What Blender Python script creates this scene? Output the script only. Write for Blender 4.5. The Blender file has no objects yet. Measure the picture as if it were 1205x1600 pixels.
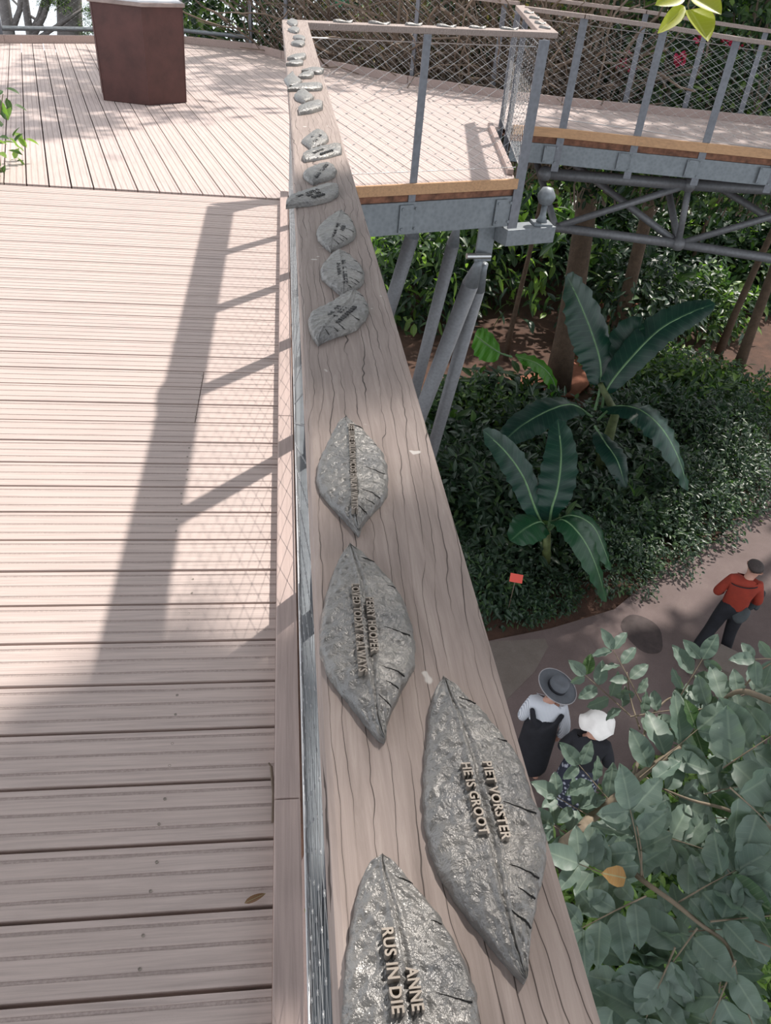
import bpy, bmesh, math, random
import numpy as np
from mathutils import Vector, Matrix, Euler

scn = bpy.context.scene
COL = scn.collection
rnd = random.Random(7)
nr = np.random.RandomState(11)

# ------------------------------------------------------------------ camera
F = 1209.743; PX, PY = 602.5, 800.0; CH = 1.545
PITCH, ROLL, YAW = 0.630821453, 0.101602773, -0.166331008
def _axes():
    cy, sy = math.cos(YAW), math.sin(YAW)
    f = Vector((-sy*math.cos(PITCH), cy*math.cos(PITCH), -math.sin(PITCH)))
    r = Vector((cy, sy, 0)); u = r.cross(f)
    r2 = math.cos(ROLL)*r + math.sin(ROLL)*u
    u2 = -math.sin(ROLL)*r + math.cos(ROLL)*u
    return r2, u2, f
AR, AU, AF = _axes(); CAM = Vector((0, 0, CH))
cd = bpy.data.cameras.new('camera'); cam = bpy.data.objects.new('camera', cd); COL.objects.link(cam)
cd.sensor_fit = 'VERTICAL'; cd.sensor_height = 36.0; cd.lens = F/1600*36.0
cd.clip_start = 0.02; cd.clip_end = 500
m = Matrix.Identity(4)
for i in range(3):
    m[i][0] = AR[i]; m[i][1] = AU[i]; m[i][2] = -AF[i]; m[i][3] = CAM[i]
cam.matrix_world = m
scn.camera = cam

# ------------------------------------------------------------------ light
SUN = Vector((0.47, 0.51, 1.0)).normalized()      # towards the sun
sd = bpy.data.lights.new('sun', 'SUN'); sun = bpy.data.objects.new('sun', sd); COL.objects.link(sun)
sd.energy = 5.4; sd.angle = math.radians(1.1); sd.color = (1.0, 0.93, 0.86)
sun.rotation_euler = SUN.to_track_quat('Z', 'Y').to_euler(); sun.location = (10, 11, 22)
w = bpy.data.worlds.new('sky'); scn.world = w; w.use_nodes = True
nt = w.node_tree; nt.nodes.clear()
out = nt.nodes.new('ShaderNodeOutputWorld'); bg = nt.nodes.new('ShaderNodeBackground')
tc = nt.nodes.new('ShaderNodeTexCoord'); sep = nt.nodes.new('ShaderNodeSeparateXYZ'); cr = nt.nodes.new('ShaderNodeValToRGB')
mp = nt.nodes.new('ShaderNodeMapRange'); mp.inputs['From Min'].default_value = -1; mp.inputs['From Max'].default_value = 1
nt.links.new(tc.outputs['Generated'], sep.inputs[0]); nt.links.new(sep.outputs['Z'], mp.inputs['Value'])
nt.links.new(mp.outputs[0], cr.inputs[0]); nt.links.new(cr.outputs[0], bg.inputs[0]); nt.links.new(bg.outputs[0], out.inputs[0])
e = cr.color_ramp.elements
e[0].position = 0.34; e[0].color = (0.25, 0.28, 0.26, 1)
e[1].position = 0.42; e[1].color = (0.85, 0.93, 1.0, 1)
x = e.new(0.7); x.color = (0.93, 0.94, 1.0, 1)
x = e.new(1.0); x.color = (0.92, 0.93, 1.0, 1)
bg.inputs[1].default_value = 1.5
scn.view_settings.view_transform = 'Standard'; scn.view_settings.look = 'None'
scn.view_settings.gamma = 1; scn.view_settings.use_curve_mapping = False
scn.view_settings.exposure = 0.0

# ------------------------------------------------------------------ helpers
def ray(x, y): return AR*((x-PX)/F) - AU*((y-PY)/F) + AF
def onz(x, y, z=0.0):
    d = ray(x, y); return CAM + d*((z-CH)/d.z)
def onY(x, y, Y):
    d = ray(x, y); return CAM + d*(Y/d.y)
def ondist(x, y, s): return CAM + ray(x, y)*s
def onvert(x, y, X, Y):
    d = ray(x, y); t = (d.x*X+d.y*Y)/(d.x**2+d.y**2); return (CAM+d*t).z
def pts(ox, oy, s, l): return [(ox+a/s, oy+b/s) for a, b in l]

class MB:
    def __init__(s): s.v = []; s.f = []; s.m = []; s.uv = None
    def add(s, vs, fs, mi=0):
        o = len(s.v); s.v += [tuple(v) for v in vs]
        s.f += [tuple(o+i for i in f) for f in fs]; s.m += [mi]*len(fs); return s
    def box(s, c, sx, sy, sz, ax=None, mi=0):
        X, Y, Z = ax if ax else (Vector((1,0,0)), Vector((0,1,0)), Vector((0,0,1)))
        c = Vector(c); vs = []
        for k in (-.5, .5):
            for j in (-.5, .5):
                for i in (-.5, .5): vs.append(c + X*(sx*i) + Y*(sy*j) + Z*(sz*k))
        return s.add(vs, [(0,2,3,1),(4,5,7,6),(0,1,5,4),(2,6,7,3),(0,4,6,2),(1,3,7,5)], mi)
    def prism(s, poly, z0, z1, mi=0):
        n = len(poly)
        a = sum(poly[i][0]*poly[(i+1)%n][1]-poly[(i+1)%n][0]*poly[i][1] for i in range(n))
        if a < 0: poly = poly[::-1]
        zz = lambda z, i: z[i] if isinstance(z, (list, tuple)) else z
        vs = [(p[0], p[1], zz(z0, i)) for i, p in enumerate(poly)] + [(p[0], p[1], zz(z1, i)) for i, p in enumerate(poly)]
        fs = [tuple(range(n))[::-1], tuple(range(n, 2*n))] + [(i, (i+1)%n, n+(i+1)%n, n+i) for i in range(n)]
        return s.add(vs, fs, mi)
    def bar(s, a, b, w, h, up=(0,0,1), mi=0):
        a = Vector(a); b = Vector(b); d = (b-a); L = d.length; d.normalize()
        x = d.cross(Vector(up)); x.normalize(); u = x.cross(d)
        return s.box((a+b)/2, w, L, h, (x, d, u), mi)
    def tube(s, path, r, n=8, mi=0, caps=True):
        path = [Vector(p) for p in path]; k = len(path)
        rr = r if isinstance(r, (list, tuple)) else [r]*k
        vs = []; prev = None
        for i, p in enumerate(path):
            t = (path[min(i+1, k-1)]-path[max(i-1, 0)])
            if t.length < 1e-9: t = Vector((0,0,1))
            t.normalize()
            if prev is None: a = t.orthogonal().normalized()
            else:
                a = prev - t*prev.dot(t)
                a = a.normalized() if a.length > 1e-6 else t.orthogonal().normalized()
            prev = a; b = t.cross(a)
            for j in range(n):
                q = 2*math.pi*j/n; vs.append(p + (a*math.cos(q)+b*math.sin(q))*rr[i])
        fs = []
        for i in range(k-1):
            for j in range(n):
                j2 = (j+1) % n; fs.append((i*n+j, i*n+j2, (i+1)*n+j2, (i+1)*n+j))
        if caps: fs += [tuple(range(n))[::-1], tuple((k-1)*n+j for j in range(n))]
        return s.add(vs, fs, mi)
    def lathe(s, c, prof, n=16, ax=None, mi=0):
        X, Y, Z = ax if ax else (Vector((1,0,0)), Vector((0,1,0)), Vector((0,0,1)))
        c = Vector(c); vs = []
        for r, z in prof:
            for j in range(n):
                q = 2*math.pi*j/n; vs.append(c+X*(r*math.cos(q))+Y*(r*math.sin(q))+Z*z)
        fs = []
        for i in range(len(prof)-1):
            for j in range(n):
                j2 = (j+1) % n; fs.append((i*n+j, i*n+j2, (i+1)*n+j2, (i+1)*n+j))
        fs += [tuple(range(n))[::-1], tuple((len(prof)-1)*n+j for j in range(n))]
        return s.add(vs, fs, mi)
    def mesh(s, name, mats, smooth=False, off=(0,0,0)):
        me = bpy.data.meshes.new(name)
        o = off; me.from_pydata([(v[0]-o[0], v[1]-o[1], v[2]-o[2]) for v in s.v], [], s.f)
        if not isinstance(mats, (list, tuple)): mats = [mats]
        for mt in mats: me.materials.append(mt)
        if any(s.m): me.polygons.foreach_set('material_index', s.m)
        if smooth: me.polygons.foreach_set('use_smooth', [True]*len(me.polygons))
        me.update(); return me

def tag(o, label=None, cat=None, group=None, kind=None):
    if label: o['label'] = label
    if cat: o['category'] = cat
    if group: o['group'] = group
    if kind: o['kind'] = kind
    return o
def thing(name, label, cat, loc=(0,0,0), group=None):
    o = bpy.data.objects.new(name, None); COL.objects.link(o); o.location = loc; o.empty_display_size = .1
    o['base'] = list(loc); return tag(o, label, cat, group)
def base_of(o):
    return Vector(o['base']) if 'base' in o.keys() else Vector((0,0,0))
def part(name, mb, mat, parent, smooth=False, label=None, bevel=0, kind=None):
    off = base_of(parent)
    me = mb if isinstance(mb, bpy.types.Mesh) else mb.mesh(name, mat, smooth, off)
    o = bpy.data.objects.new(name, me); COL.objects.link(o); o.parent = parent; o['base'] = list(off)
    if label: o['label'] = label
    if kind: o['kind'] = kind
    if bevel: bev(o, bevel)
    return o
def solo(name, mb, mat, label=None, cat=None, group=None, kind=None, base=(0,0,0), smooth=False, bevel=0):
    me = mb.mesh(name, mat, smooth, base)
    o = bpy.data.objects.new(name, me); COL.objects.link(o); o.location = base; o['base'] = list(base)
    if bevel: bev(o, bevel)
    return tag(o, label, cat, group, kind)
def bev(o, w, seg=2):
    b = o.modifiers.new('bevel', 'BEVEL'); b.width = w; b.segments = seg; b.limit_method = 'ANGLE'; b.angle_limit = .6
    b.harden_normals = False

# ------------------------------------------------------------------ materials
class N:
    def __init__(s, name):
        s.m = bpy.data.materials.new(name); s.m.use_nodes = True; s.t = s.m.node_tree; s.t.nodes.clear()
        s.o = s.n('ShaderNodeOutputMaterial'); s.b = s.n('ShaderNodeBsdfPrincipled'); s.l(s.b.outputs[0], s.o.inputs[0])
    def n(s, t, **k):
        x = s.t.nodes.new(t)
        for a, b in k.items(): setattr(x, a, b)
        return x
    def l(s, a, b): s.t.links.new(a, b)
    def coord(s, kind='Object', scale=(1,1,1), rot=(0,0,0)):
        tc = s.n('ShaderNodeTexCoord'); mp = s.n('ShaderNodeMapping'); mp.inputs['Scale'].default_value = scale
        mp.inputs['Rotation'].default_value = rot
        s.l(tc.outputs[kind], mp.inputs[0]); return mp.outputs[0]
    def noise(s, vec, scale, detail=4, rough=.6, dist=0):
        x = s.n('ShaderNodeTexNoise'); x.inputs['Scale'].default_value = scale; x.inputs['Detail'].default_value = detail
        x.inputs['Roughness'].default_value = rough; x.inputs['Distortion'].default_value = dist
        if vec is not None: s.l(vec, x.inputs['Vector'])
        return x.outputs['Fac']
    def ramp(s, fac, stops):
        x = s.n('ShaderNodeValToRGB'); e = x.color_ramp.elements
        for i, (p, c) in enumerate(stops):
            c = (c, c, c, 1) if isinstance(c, (int, float)) else (*c, 1)
            if i < 2: e[i].position = p; e[i].color = c
            else: k = e.new(p); k.color = c
        s.l(fac, x.inputs[0]); return x.outputs[0]
    def mix(s, f, a, b, mode='MIX'):
        x = s.n('ShaderNodeMix', data_type='RGBA', blend_type=mode)
        for sock, v in ((x.inputs[0], f), (x.inputs[6], a), (x.inputs[7], b)):
            if isinstance(v, bpy.types.NodeSocket): s.l(v, sock)
            elif isinstance(v, (int, float)): sock.default_value = v if sock == x.inputs[0] else (v, v, v, 1)
            else: sock.default_value = (*v, 1)
        return x.outputs[2]
    def math(s, op, a, b=None, c=None):
        x = s.n('ShaderNodeMath', operation=op)
        for i, v in enumerate((a, b, c)):
            if v is None: continue
            if isinstance(v, bpy.types.NodeSocket): s.l(v, x.inputs[i])
            else: x.inputs[i].default_value = v
        return x.outputs[0]
    def col(s, c):
        if isinstance(c, bpy.types.NodeSocket): s.l(c, s.b.inputs['Base Color'])
        else: s.b.inputs['Base Color'].default_value = (*c, 1)
    def rough(s, r):
        if isinstance(r, bpy.types.NodeSocket): s.l(r, s.b.inputs['Roughness'])
        else: s.b.inputs['Roughness'].default_value = r
    def bump(s, h, strength=.3, dist=.01):
        x = s.n('ShaderNodeBump'); x.inputs['Strength'].default_value = strength; x.inputs['Distance'].default_value = dist
        s.l(h, x.inputs['Height']); s.l(x.outputs[0], s.b.inputs['Normal']); return x

def m_plain(name, c, rough=.6, metal=0, var=.25, scale=8, bump=.0, spec=.5):
    k = N(name); v = k.coord(); f = k.noise(v, scale, 5)
    lo = tuple(x*(1-var) for x in c); hi = tuple(min(1, x*(1+var)) for x in c)
    k.col(k.ramp(f, [(.3, lo), (.7, hi)])); k.rough(rough); k.b.inputs['Metallic'].default_value = metal
    k.b.inputs['Specular IOR Level'].default_value = spec
    if bump: k.bump(f, bump, .01)
    return k.m

def m_decking(name, base, rot=0.0, groove=False, warm=(.52,.40,.36)):
    # boards along local X after rot; planks pitch .145
    k = N(name); g = k.coord(scale=(1,1,1), rot=(0,0,rot))
    mp = k.n('ShaderNodeMapping'); mp.inputs['Scale'].default_value = (1.2, 40, 20); k.l(g, mp.inputs[0])
    grain = k.noise(mp.outputs[0], 3, 6, .65, .4)
    big = k.noise(g, 1.3, 3); fine = k.noise(g, 300, 2)
    c = k.ramp(grain, [(.28, tuple(x*.72 for x in base)), (.55, base), (.8, tuple(min(1, x*1.18) for x in base))])
    c = k.mix(k.ramp(big, [(.4, 0.0), (.7, .45)]), c, warm)
    if groove: c = k.mix(k.ramp(k.noise(g, 150, 3), [(.35, .0), (.65, .4)]), c, (.24,.19,.175)) ; k.rough(.95)
    else: k.rough(.72)
    k.col(c)
    h = k.mix(.5, grain, fine)
    k.bump(h, .5 if groove else .25, .002 if not groove else .004)
    return k.m

def m_rail():
    k = N('weathered_rail_wood'); g = k.coord()
    mp = k.n('ShaderNodeMapping'); mp.inputs['Scale'].default_value = (30, 1.6, 20); k.l(g, mp.inputs[0])
    grain = k.noise(mp.outputs[0], 4, 8, .7, .6)
    base = k.ramp(grain, [(.3, (.28,.225,.20)), (.55, (.375,.305,.275)), (.78, (.47,.40,.36))])
    # long checks: thin isolines of a stretched noise
    mp2 = k.n('ShaderNodeMapping'); mp2.inputs['Scale'].default_value = (5.5, .7, 5); k.l(g, mp2.inputs[0])
    n2 = k.noise(mp2.outputs[0], 1.5, 3, .5, 0)
    wig = k.noise(g, 9, 3)
    sp = k.n('ShaderNodeSeparateXYZ'); k.l(g, sp.inputs[0])
    ph = k.math('ADD', k.math('MULTIPLY', sp.outputs['X'], 74.0), k.math('ADD', k.math('MULTIPLY', n2, 8.5), k.math('MULTIPLY', wig, 1.3)))
    tri = k.math('PINGPONG', ph, .5)                      # 0..0.5, zero lines are the checks
    breaks = k.noise(mp2.outputs[0], 7, 2)
    wid = k.math('MULTIPLY', k.ramp(breaks, [(.36, 0.0), (.68, 1.0)]), .046)
    crack = k.math('LESS_THAN', tri, wid)
    soft = k.ramp(tri, [(.0, 1.0), (.12, .0)])
    c = k.mix(k.math('MULTIPLY', soft, .22), base, (.20,.15,.13))
    c = k.mix(k.math('MULTIPLY', crack, .9), c, (.05,.036,.03))
    # pale specks of bird lime and worn patches
    sm = k.noise(g, 38, 2, .4); c = k.mix(k.ramp(sm, [(.765, 0.0), (.79, .8)]), c, (.72,.68,.64))
    k.col(c); k.rough(.62); k.b.inputs['Specular IOR Level'].default_value = .35
    h = k.math('SUBTRACT', k.math('MULTIPLY', grain, .3), crack)
    k.bump(h, .5, .003)
    return k.m

def m_leaf(name, c, c2, rough=.45, trans=.35, vein=(.45,.55,.35), vamt=.6, obj_var=.25, nv=9):
    k = N(name); tcn = k.n('ShaderNodeTexCoord'); sp = k.n('ShaderNodeSeparateXYZ'); k.l(tcn.outputs['UV'], sp.inputs[0])
    u = k.math('ABSOLUTE', k.math('SUBTRACT', sp.outputs['X'], .5))
    rib = k.ramp(u, [(.012, 1.0), (.05, 0.0)])
    side = k.math('PINGPONG', k.math('ADD', k.math('MULTIPLY', sp.outputs['Y'], float(nv)), k.math('MULTIPLY', u, -3.0)), .5)
    sv = k.ramp(side, [(.0, .35), (.10, 0.0)])
    f = k.noise(k.coord(), 3.0, 3)
    base = k.mix(k.ramp(f, [(.35, 0.0), (.65, 1.0)]), c, c2)
    base = k.mix(k.math('MULTIPLY', k.math('MAXIMUM', rib, sv), vamt), base, vein)
    k.col(base); k.rough(rough)
    tr = k.n('ShaderNodeBsdfTranslucent'); k.l(k.mix(1.0, base, (1.0, 1.25, .45), 'MULTIPLY'), tr.inputs[0])
    mx = k.n('ShaderNodeMixShader'); mx.inputs[0].default_value = trans
    k.l(k.b.outputs[0], mx.inputs[1]); k.l(tr.outputs[0], mx.inputs[2]); k.l(mx.outputs[0], k.o.inputs[0])
    k.bump(sv, .15, .002)
    return k.m

def m_bronze():
    k = N('cast_leaf_pewter'); g = k.coord()
    a = k.noise(g, 55, 5, .6, .4); b = k.noise(g, 160, 4, .6); d = k.noise(g, 14, 3)
    c = k.ramp(d, [(.35, (.17,.17,.17)), (.65, (.25,.24,.225))])
    c = k.mix(k.ramp(b, [(.3, 0.0), (.8, .3)]), c, (.33,.31,.28))
    k.col(c); k.b.inputs['Metallic'].default_value = .3; k.rough(k.ramp(b, [(.3, .28), (.7, .45)]))
    k.b.inputs['Specular IOR Level'].default_value = .7
    v2 = k.n('ShaderNodeTexVoronoi', feature='SMOOTH_F1'); v2.inputs['Scale'].default_value = 150; k.l(g, v2.inputs['Vector'])
    k.bump(k.math('ADD', k.math('MULTIPLY', a, 1.3), k.math('ADD', k.math('MULTIPLY', b, .35), k.math('MULTIPLY', v2.outputs['Distance'], .5))), .7, .0055)
    return k.m

def m_galv(name='galvanised_steel', c=(.225,.25,.27)):
    k = N(name); g = k.coord(); v = k.n('ShaderNodeTexVoronoi'); v.inputs['Scale'].default_value = 28; k.l(g, v.inputs['Vector'])
    f = k.noise(g, 5, 5, .7); c1 = k.ramp(v.outputs['Distance'], [(.0, tuple(x*.85 for x in c)), (.8, tuple(x*1.12 for x in c))])
    c1 = k.mix(k.ramp(f, [(.4, 0.0), (.75, .5)]), c1, tuple(x*.7 for x in c))
    k.col(c1); k.b.inputs['Metallic'].default_value = .35; k.rough(.5); return k.m

def m_ground(name, stops, scale=2.2, bump=.4):
    k = N(name); g = k.coord(); a = k.noise(g, scale, 8, .7); b = k.noise(g, 60, 4, .7)
    c = k.ramp(a, stops); c = k.mix(k.ramp(b, [(.3, .0), (.8, .4)]), c, tuple(x*.5 for x in stops[0][1]))
    k.col(c); k.rough(.9); k.bump(k.math('ADD', a, b), bump, .03); return k.m

DECK = m_decking('grooved_deck_wood', (.52,.43,.395), warm=(.56,.45,.40))
DECKG = m_decking('grit_strip', (.46,.38,.35), groove=True, warm=(.48,.40,.36))
PLAT = m_decking('platform_deck_wood', (.53,.44,.41), warm=(.56,.46,.41), rot=-math.radians(104.6))
PLATG = m_decking('platform_grit_strip', (.46,.38,.35), rot=-math.radians(104.6), groove=True)
RAILW = m_rail()
KICK = m_decking('kickboard_wood', (.42,.33,.30), rot=math.pi/2)
FASC = m_decking('fresh_fascia_wood', (.56,.33,.18), warm=(.62,.38,.21))
JOIST = m_plain('joist_wood', (.22,.10,.06), .8, scale=14, var=.5, bump=.4)
BRONZE = m_bronze()
INK = m_plain('letter_dark_metal', (.27,.235,.20), .45, .3)
INKD = m_plain('letter_dark', (.09,.09,.09), .5, .3)
SLIT = m_plain('dark_slit', (.012,.011,.01), .9)
STEEL = m_galv(); STEELP = m_galv('painted_post_steel', (.20,.21,.235)); TUBE = m_galv('strut_steel', (.18,.185,.195))
WIRE = m_plain('stainless_wire', (.55,.55,.55), .35, .85, var=.1)
WIREN = m_plain('dull_wire', (.30,.31,.32), .55, .5, var=.1)
BARK = m_ground('tree_bark', [(.3, (.075,.050,.033)), (.7, (.17,.115,.075))], 6, .8)
BARKG = m_ground('grey_bark', [(.3, (.20,.19,.19)), (.7, (.34,.32,.31))], 6, .6)
TWIG = m_plain('dry_twig', (.19,.145,.11), .8, var=.5, scale=3)
TWIGG = m_plain('olive_twig', (.20,.16,.11), .7, var=.3, scale=10)
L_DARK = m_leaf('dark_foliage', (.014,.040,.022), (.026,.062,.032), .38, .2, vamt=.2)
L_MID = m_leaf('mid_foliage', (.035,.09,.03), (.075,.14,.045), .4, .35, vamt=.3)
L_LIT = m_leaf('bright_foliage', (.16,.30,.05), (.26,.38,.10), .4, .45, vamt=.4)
L_DRY = m_leaf('dry_foliage', (.17,.12,.07), (.28,.22,.13), .7, .3, vamt=.2)
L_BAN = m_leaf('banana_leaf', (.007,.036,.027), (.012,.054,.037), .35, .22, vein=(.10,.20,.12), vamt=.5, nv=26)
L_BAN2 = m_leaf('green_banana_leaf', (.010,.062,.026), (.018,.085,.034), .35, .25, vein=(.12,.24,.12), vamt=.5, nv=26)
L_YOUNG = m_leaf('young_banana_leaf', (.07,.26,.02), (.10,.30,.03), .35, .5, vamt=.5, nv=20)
L_PIN = m_leaf('pinnate_leaf', (.115,.175,.140), (.165,.225,.185), .5, .25, vein=(.30,.38,.30), vamt=.45)
L_YEL = m_leaf('yellow_leaf', (.45,.50,.06), (.55,.55,.08), .4, .5, vein=(.7,.7,.3))
L_ORG = m_leaf('orange_leaf', (.42,.20,.06), (.55,.32,.12), .5, .4)
PINK = m_leaf('pink_petal', (.75,.04,.14), (.85,.10,.22), .5, .4, vamt=0)
PATHM = m_ground('path_surface', [(.3, (.125,.092,.085)), (.55, (.165,.125,.118)), (.75, (.21,.165,.15))], 1.1, .15)
SOIL = m_ground('dark_soil', [(.3, (.055,.03,.02)), (.7, (.14,.07,.045))], 2.5, .6)
REDSOIL = m_ground('red_bark_mulch', [(.3, (.22,.08,.045)), (.7, (.42,.17,.10))], 4, .8)
CONC = m_ground('pale_concrete', [(.3, (.15,.125,.105)), (.7, (.20,.17,.15))], 3, .1)
ROCK = m_ground('grey_rock', [(.3, (.36,.36,.36)), (.7, (.55,.54,.54))], 3, .6)
PED = m_plain('red_brown_cladding', (.085,.032,.027), .5, var=.25, scale=6, bump=.15)
PEDD = m_plain('pedestal_edge_metal', (.30,.24,.22), .45, .3)
WHITE = m_plain('white_panel', (.85,.87,.9), .25, var=.05)

# ------------------------------------------------------------------ setting: decks
def clip(poly, n, c, keep_less=True):
    out = []
    k = len(poly)
    sgn = 1 if keep_less else -1
    d = [sgn*(n[0]*p[0]+n[1]*p[1]-c) for p in poly]
    for i in range(k):
        a, b = poly[i], poly[(i+1) % k]; da, db = d[i], d[(i+1) % k]
        if da <= 0: out.append(a)
        if (da < 0 < db) or (db < 0 < da):
            t = da/(da-db); out.append((a[0]+(b[0]-a[0])*t, a[1]+(b[1]-a[1])*t))
    return out
PROF = [(.0, .028, 0, 0), (.028, .036, -.0011, 1), (.036, .071, 0, 0), (.071, .079, -.0011, 1), (.079, .114, 0, 0), (.114, .122, -.0011, 1), (.122, .1350, 0, 0)]
def boards(mb, poly, n, start, count, pitch=.145, t=.028):
    for i in range(count):
        o = start+i*pitch; jz = rnd.uniform(-.0012, .0012)
        for a, b, z, mi in PROF:
            p = clip(clip(poly, n, o+b), n, o+a, False)
            if len(p) > 2:
                area = abs(sum(p[q][0]*p[(q+1)%len(p)][1]-p[(q+1)%len(p)][0]*p[q][1] for q in range(len(p))))
                if area > 1e-5: mb.prism(p, -t, z+jz, mi)
mb = MB()
G0 = 3.388
for i in range(-18, 26):
    ys = G0 - i*.145
    # a board spans ys+.005 .. ys+.145 (far side of gap i)
    y0 = ys+.0045
    if y0+.137 > 5.95: continue
    segs = [(-1.98, -.014)]
    if i in (0, 1, 2): pass
    if 3 <= i <= 5: segs = [(-1.98, -.332), (-.329, -.014)]
    jz = rnd.uniform(-.001, .001)
    for xa, xb in segs:
        for a, b, z, mi in PROF:
            mb.prism([(xa, y0+a), (xb, y0+a), (xb, y0+b), (xa, y0+b)], -.028, z+jz, mi)
solo('walkway_deck', mb, [DECK, DECKG], kind='structure')

platform = [(-7.5,5.9), (.0,5.9), (.06,6.15), (.58,6.38), (2.0,6.95), (2.35,9.28), (2.62,9.53), (3.19,9.51), (4.04,9.36), (4.85,9.24), (7.6,8.82),
            (7.9,10.75), (6.6,10.92), (3.7,11.25), (3.0,11.45), (1.75,12.1), (.02,13.75), (-.45,14.45), (-1.55,14.65), (-3.85,13.0), (-7.5,10.6)]
tha = math.radians(104.6); nrm = (math.sin(tha), -math.cos(tha))
mb = MB(); boards(mb, platform, nrm, .2206-75*.145+.0045, 160)
solo('platform_deck', mb, [PLAT, PLATG], kind='structure')
# dark underlay joists below decks (seen only through the gaps)
mb = MB()
for X in (-1.7, -1.1, -.5, -.06):
    mb.box((X, 2.75, -.11), .05, 6.2, .16)
solo('walkway_joists', mb, JOIST, kind='structure')
mb = MB()
inner = [(p[0]*.985, 9.5+(p[1]-9.5)*.985-.0) for p in platform]
mb.prism([(-7.4,6.0), (-.1,6.0), (.6,6.5), (1.9,7.05), (2.25,9.35), (2.6,9.62), (7.5,8.95), (7.8,10.65), (3.7,11.15), (2.9,11.35), (1.7,12.0), (0,13.6), (-.5,14.3), (-1.5,14.5), (-3.8,12.9), (-7.4,10.5)], -.12, -.10)
solo('platform_subfloor', mb, JOIST, kind='structure')

# ------------------------------------------------------------------ wood and steel edges of the decks
def edge_piece(name, path, z0, z1, th, mat, label, cat, bevel=.003, off=0.0, group=None):
    mb = MB()
    for i in range(len(path)-1):
        a = Vector((*path[i], 0)); b = Vector((*path[i+1], 0)); d = (b-a).normalized(); nn = Vector((d.y, -d.x, 0))
        c = (a+b)/2 + nn*(off - th/2); c.z = (z0+z1)/2
        mb.box(c, (b-a).length, th, z1-z0, (d, nn, Vector((0,0,1))))
    bs = (*path[0], z0)
    return solo(name, mb, mat, label, cat, group, base=bs, bevel=bevel)
crossE = [(.14,6.19), (.58,6.37), (2.02,6.95)]
bridgeE = [(2.62,9.53), (3.19,9.51), (4.04,9.36), (4.85,9.24), (7.6,8.82)]
edge_piece('fascia_board', crossE, -.08, .004, .03, FASC, 'fresh orange-brown timber edge board of the near platform, above the steel beam', 'board', off=.03)
edge_piece('fascia_board', bridgeE, -.095, .004, .03, FASC, 'fresh orange-brown timber edge board along the bridge walkway on the right', 'board', off=.03)
edge_piece('packing_board', crossE, -.14, -.081, .10, JOIST, 'dark red-brown packing timber between platform edge board and steel beam', 'board', off=-.005)
edge_piece('packing_board', bridgeE, -.168, -.096, .10, JOIST, 'dark red-brown slatted packing timber under the bridge edge board', 'board', off=-.005)
def beam(path, z0, z1, label, plates, extra=None):
    t = thing('steel_beam', label, 'beam', (*path[0], z0)); mb = MB()
    for i in range(len(path)-1):
        a = Vector((*path[i], 0)); b = Vector((*path[i+1], 0)); d = (b-a).normalized(); nn = Vector((d.y, -d.x, 0)); L = (b-a).length
        for (c0, c1, th, o) in ((z0, z1, .0075, 0), (z0, z0+.012, .09, -.01), (z1-.012, z1, .09, -.01)):
            c = (a+b)/2 + nn*(o-th/2+.01); c.z = (c0+c1)/2
            mb.box(c, L, th, c1-c0, (d, nn, Vector((0,0,1))))
    part('channel', mb, STEEL, t, bevel=.002)
    for (X, Y, d) in plates:
        d = Vector((*d, 0)).normalized(); nn = Vector((d.y, -d.x, 0)); p = MB()
        c = Vector((X, Y, (z0+z1)/2)) + nn*.025 - d*.035
        p.box(c, .13, .012, (z1-z0)*.86, (d, nn, Vector((0,0,1))))
        for sx in (-.04, .085):
            for sz in (-.08, .08):
                p.lathe(c+d*sx+Vector((0,0,sz))+nn*.006, [(.013,0),(.013,.01)], 6, (d, Vector((0,0,1)), nn))
        part('bolted_plate', p, STEEL, t, bevel=.001)
    return t
beam(crossE+[(2.05,6.965)], -.40, -.142, 'deep grey galvanised steel beam under the near platform edge', [(1.04,6.56,(.928,.373)), (1.93,6.915,(.928,.373))])
beam(bridgeE, -.385, -.17, 'long grey galvanised steel beam under the bridge walkway edge', [(3.12,9.50,(1,-.02)), (3.98,9.36,(1,-.16)), (4.78,9.24,(1,-.15)), (5.62,9.1,(1,-.15))])
mb = MB(); mb.box((.11,2.85,-.20), .10, 6.3, .26)
solo('side_beam', mb, STEEL, 'grey steel side beam under the near handrail, seen through its wire net', 'beam', base=(.11,2.85,-.33), bevel=.004)
# return edge under the corner and the small bracket beam
mb = MB(); mb.bar((2.02,6.99,-.27), (2.36,9.3,-.27), .06, .26)
solo('side_beam', mb, STEEL, 'grey steel beam running back from the platform corner under its side', 'beam', base=(2.02,6.99,-.4), bevel=.003)
br0 = onz(868, 330, -.62); mb = MB()
cb = Vector((2.33,7.3,-.56))
mb.bar(cb+Vector((-.3,-.1,0)), cb+Vector((.22,.10,0)), .20, .15)
solo('bracket_beam', mb, STEEL, 'short grey steel stub beam sticking out beside the platform corner post', 'beam', base=cb, bevel=.004)
b = thing('bearing', 'grey steel bridge bearing standing on the short stub beam', 'bearing', cb+Vector((.12,.06,.075)))
c = base_of(b)
mb = MB(); mb.box(c+Vector((0,0,.012)), .18, .16, .024); part('base_plate', mb, STEEL, b, bevel=.003)
mb = MB(); mb.lathe(c+Vector((0,0,.024)), [(.055,0),(.03,.06),(.028,.15)], 14); part('cone', mb, STEEL, b, True)
mb = MB(); mb.lathe(c+Vector((0,0,.17)), [(.01,0),(.06,.02),(.085,.07),(.085,.10),(.05,.16),(.01,.17)], 16); part('ball', mb, STEEL, b, True)

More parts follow.
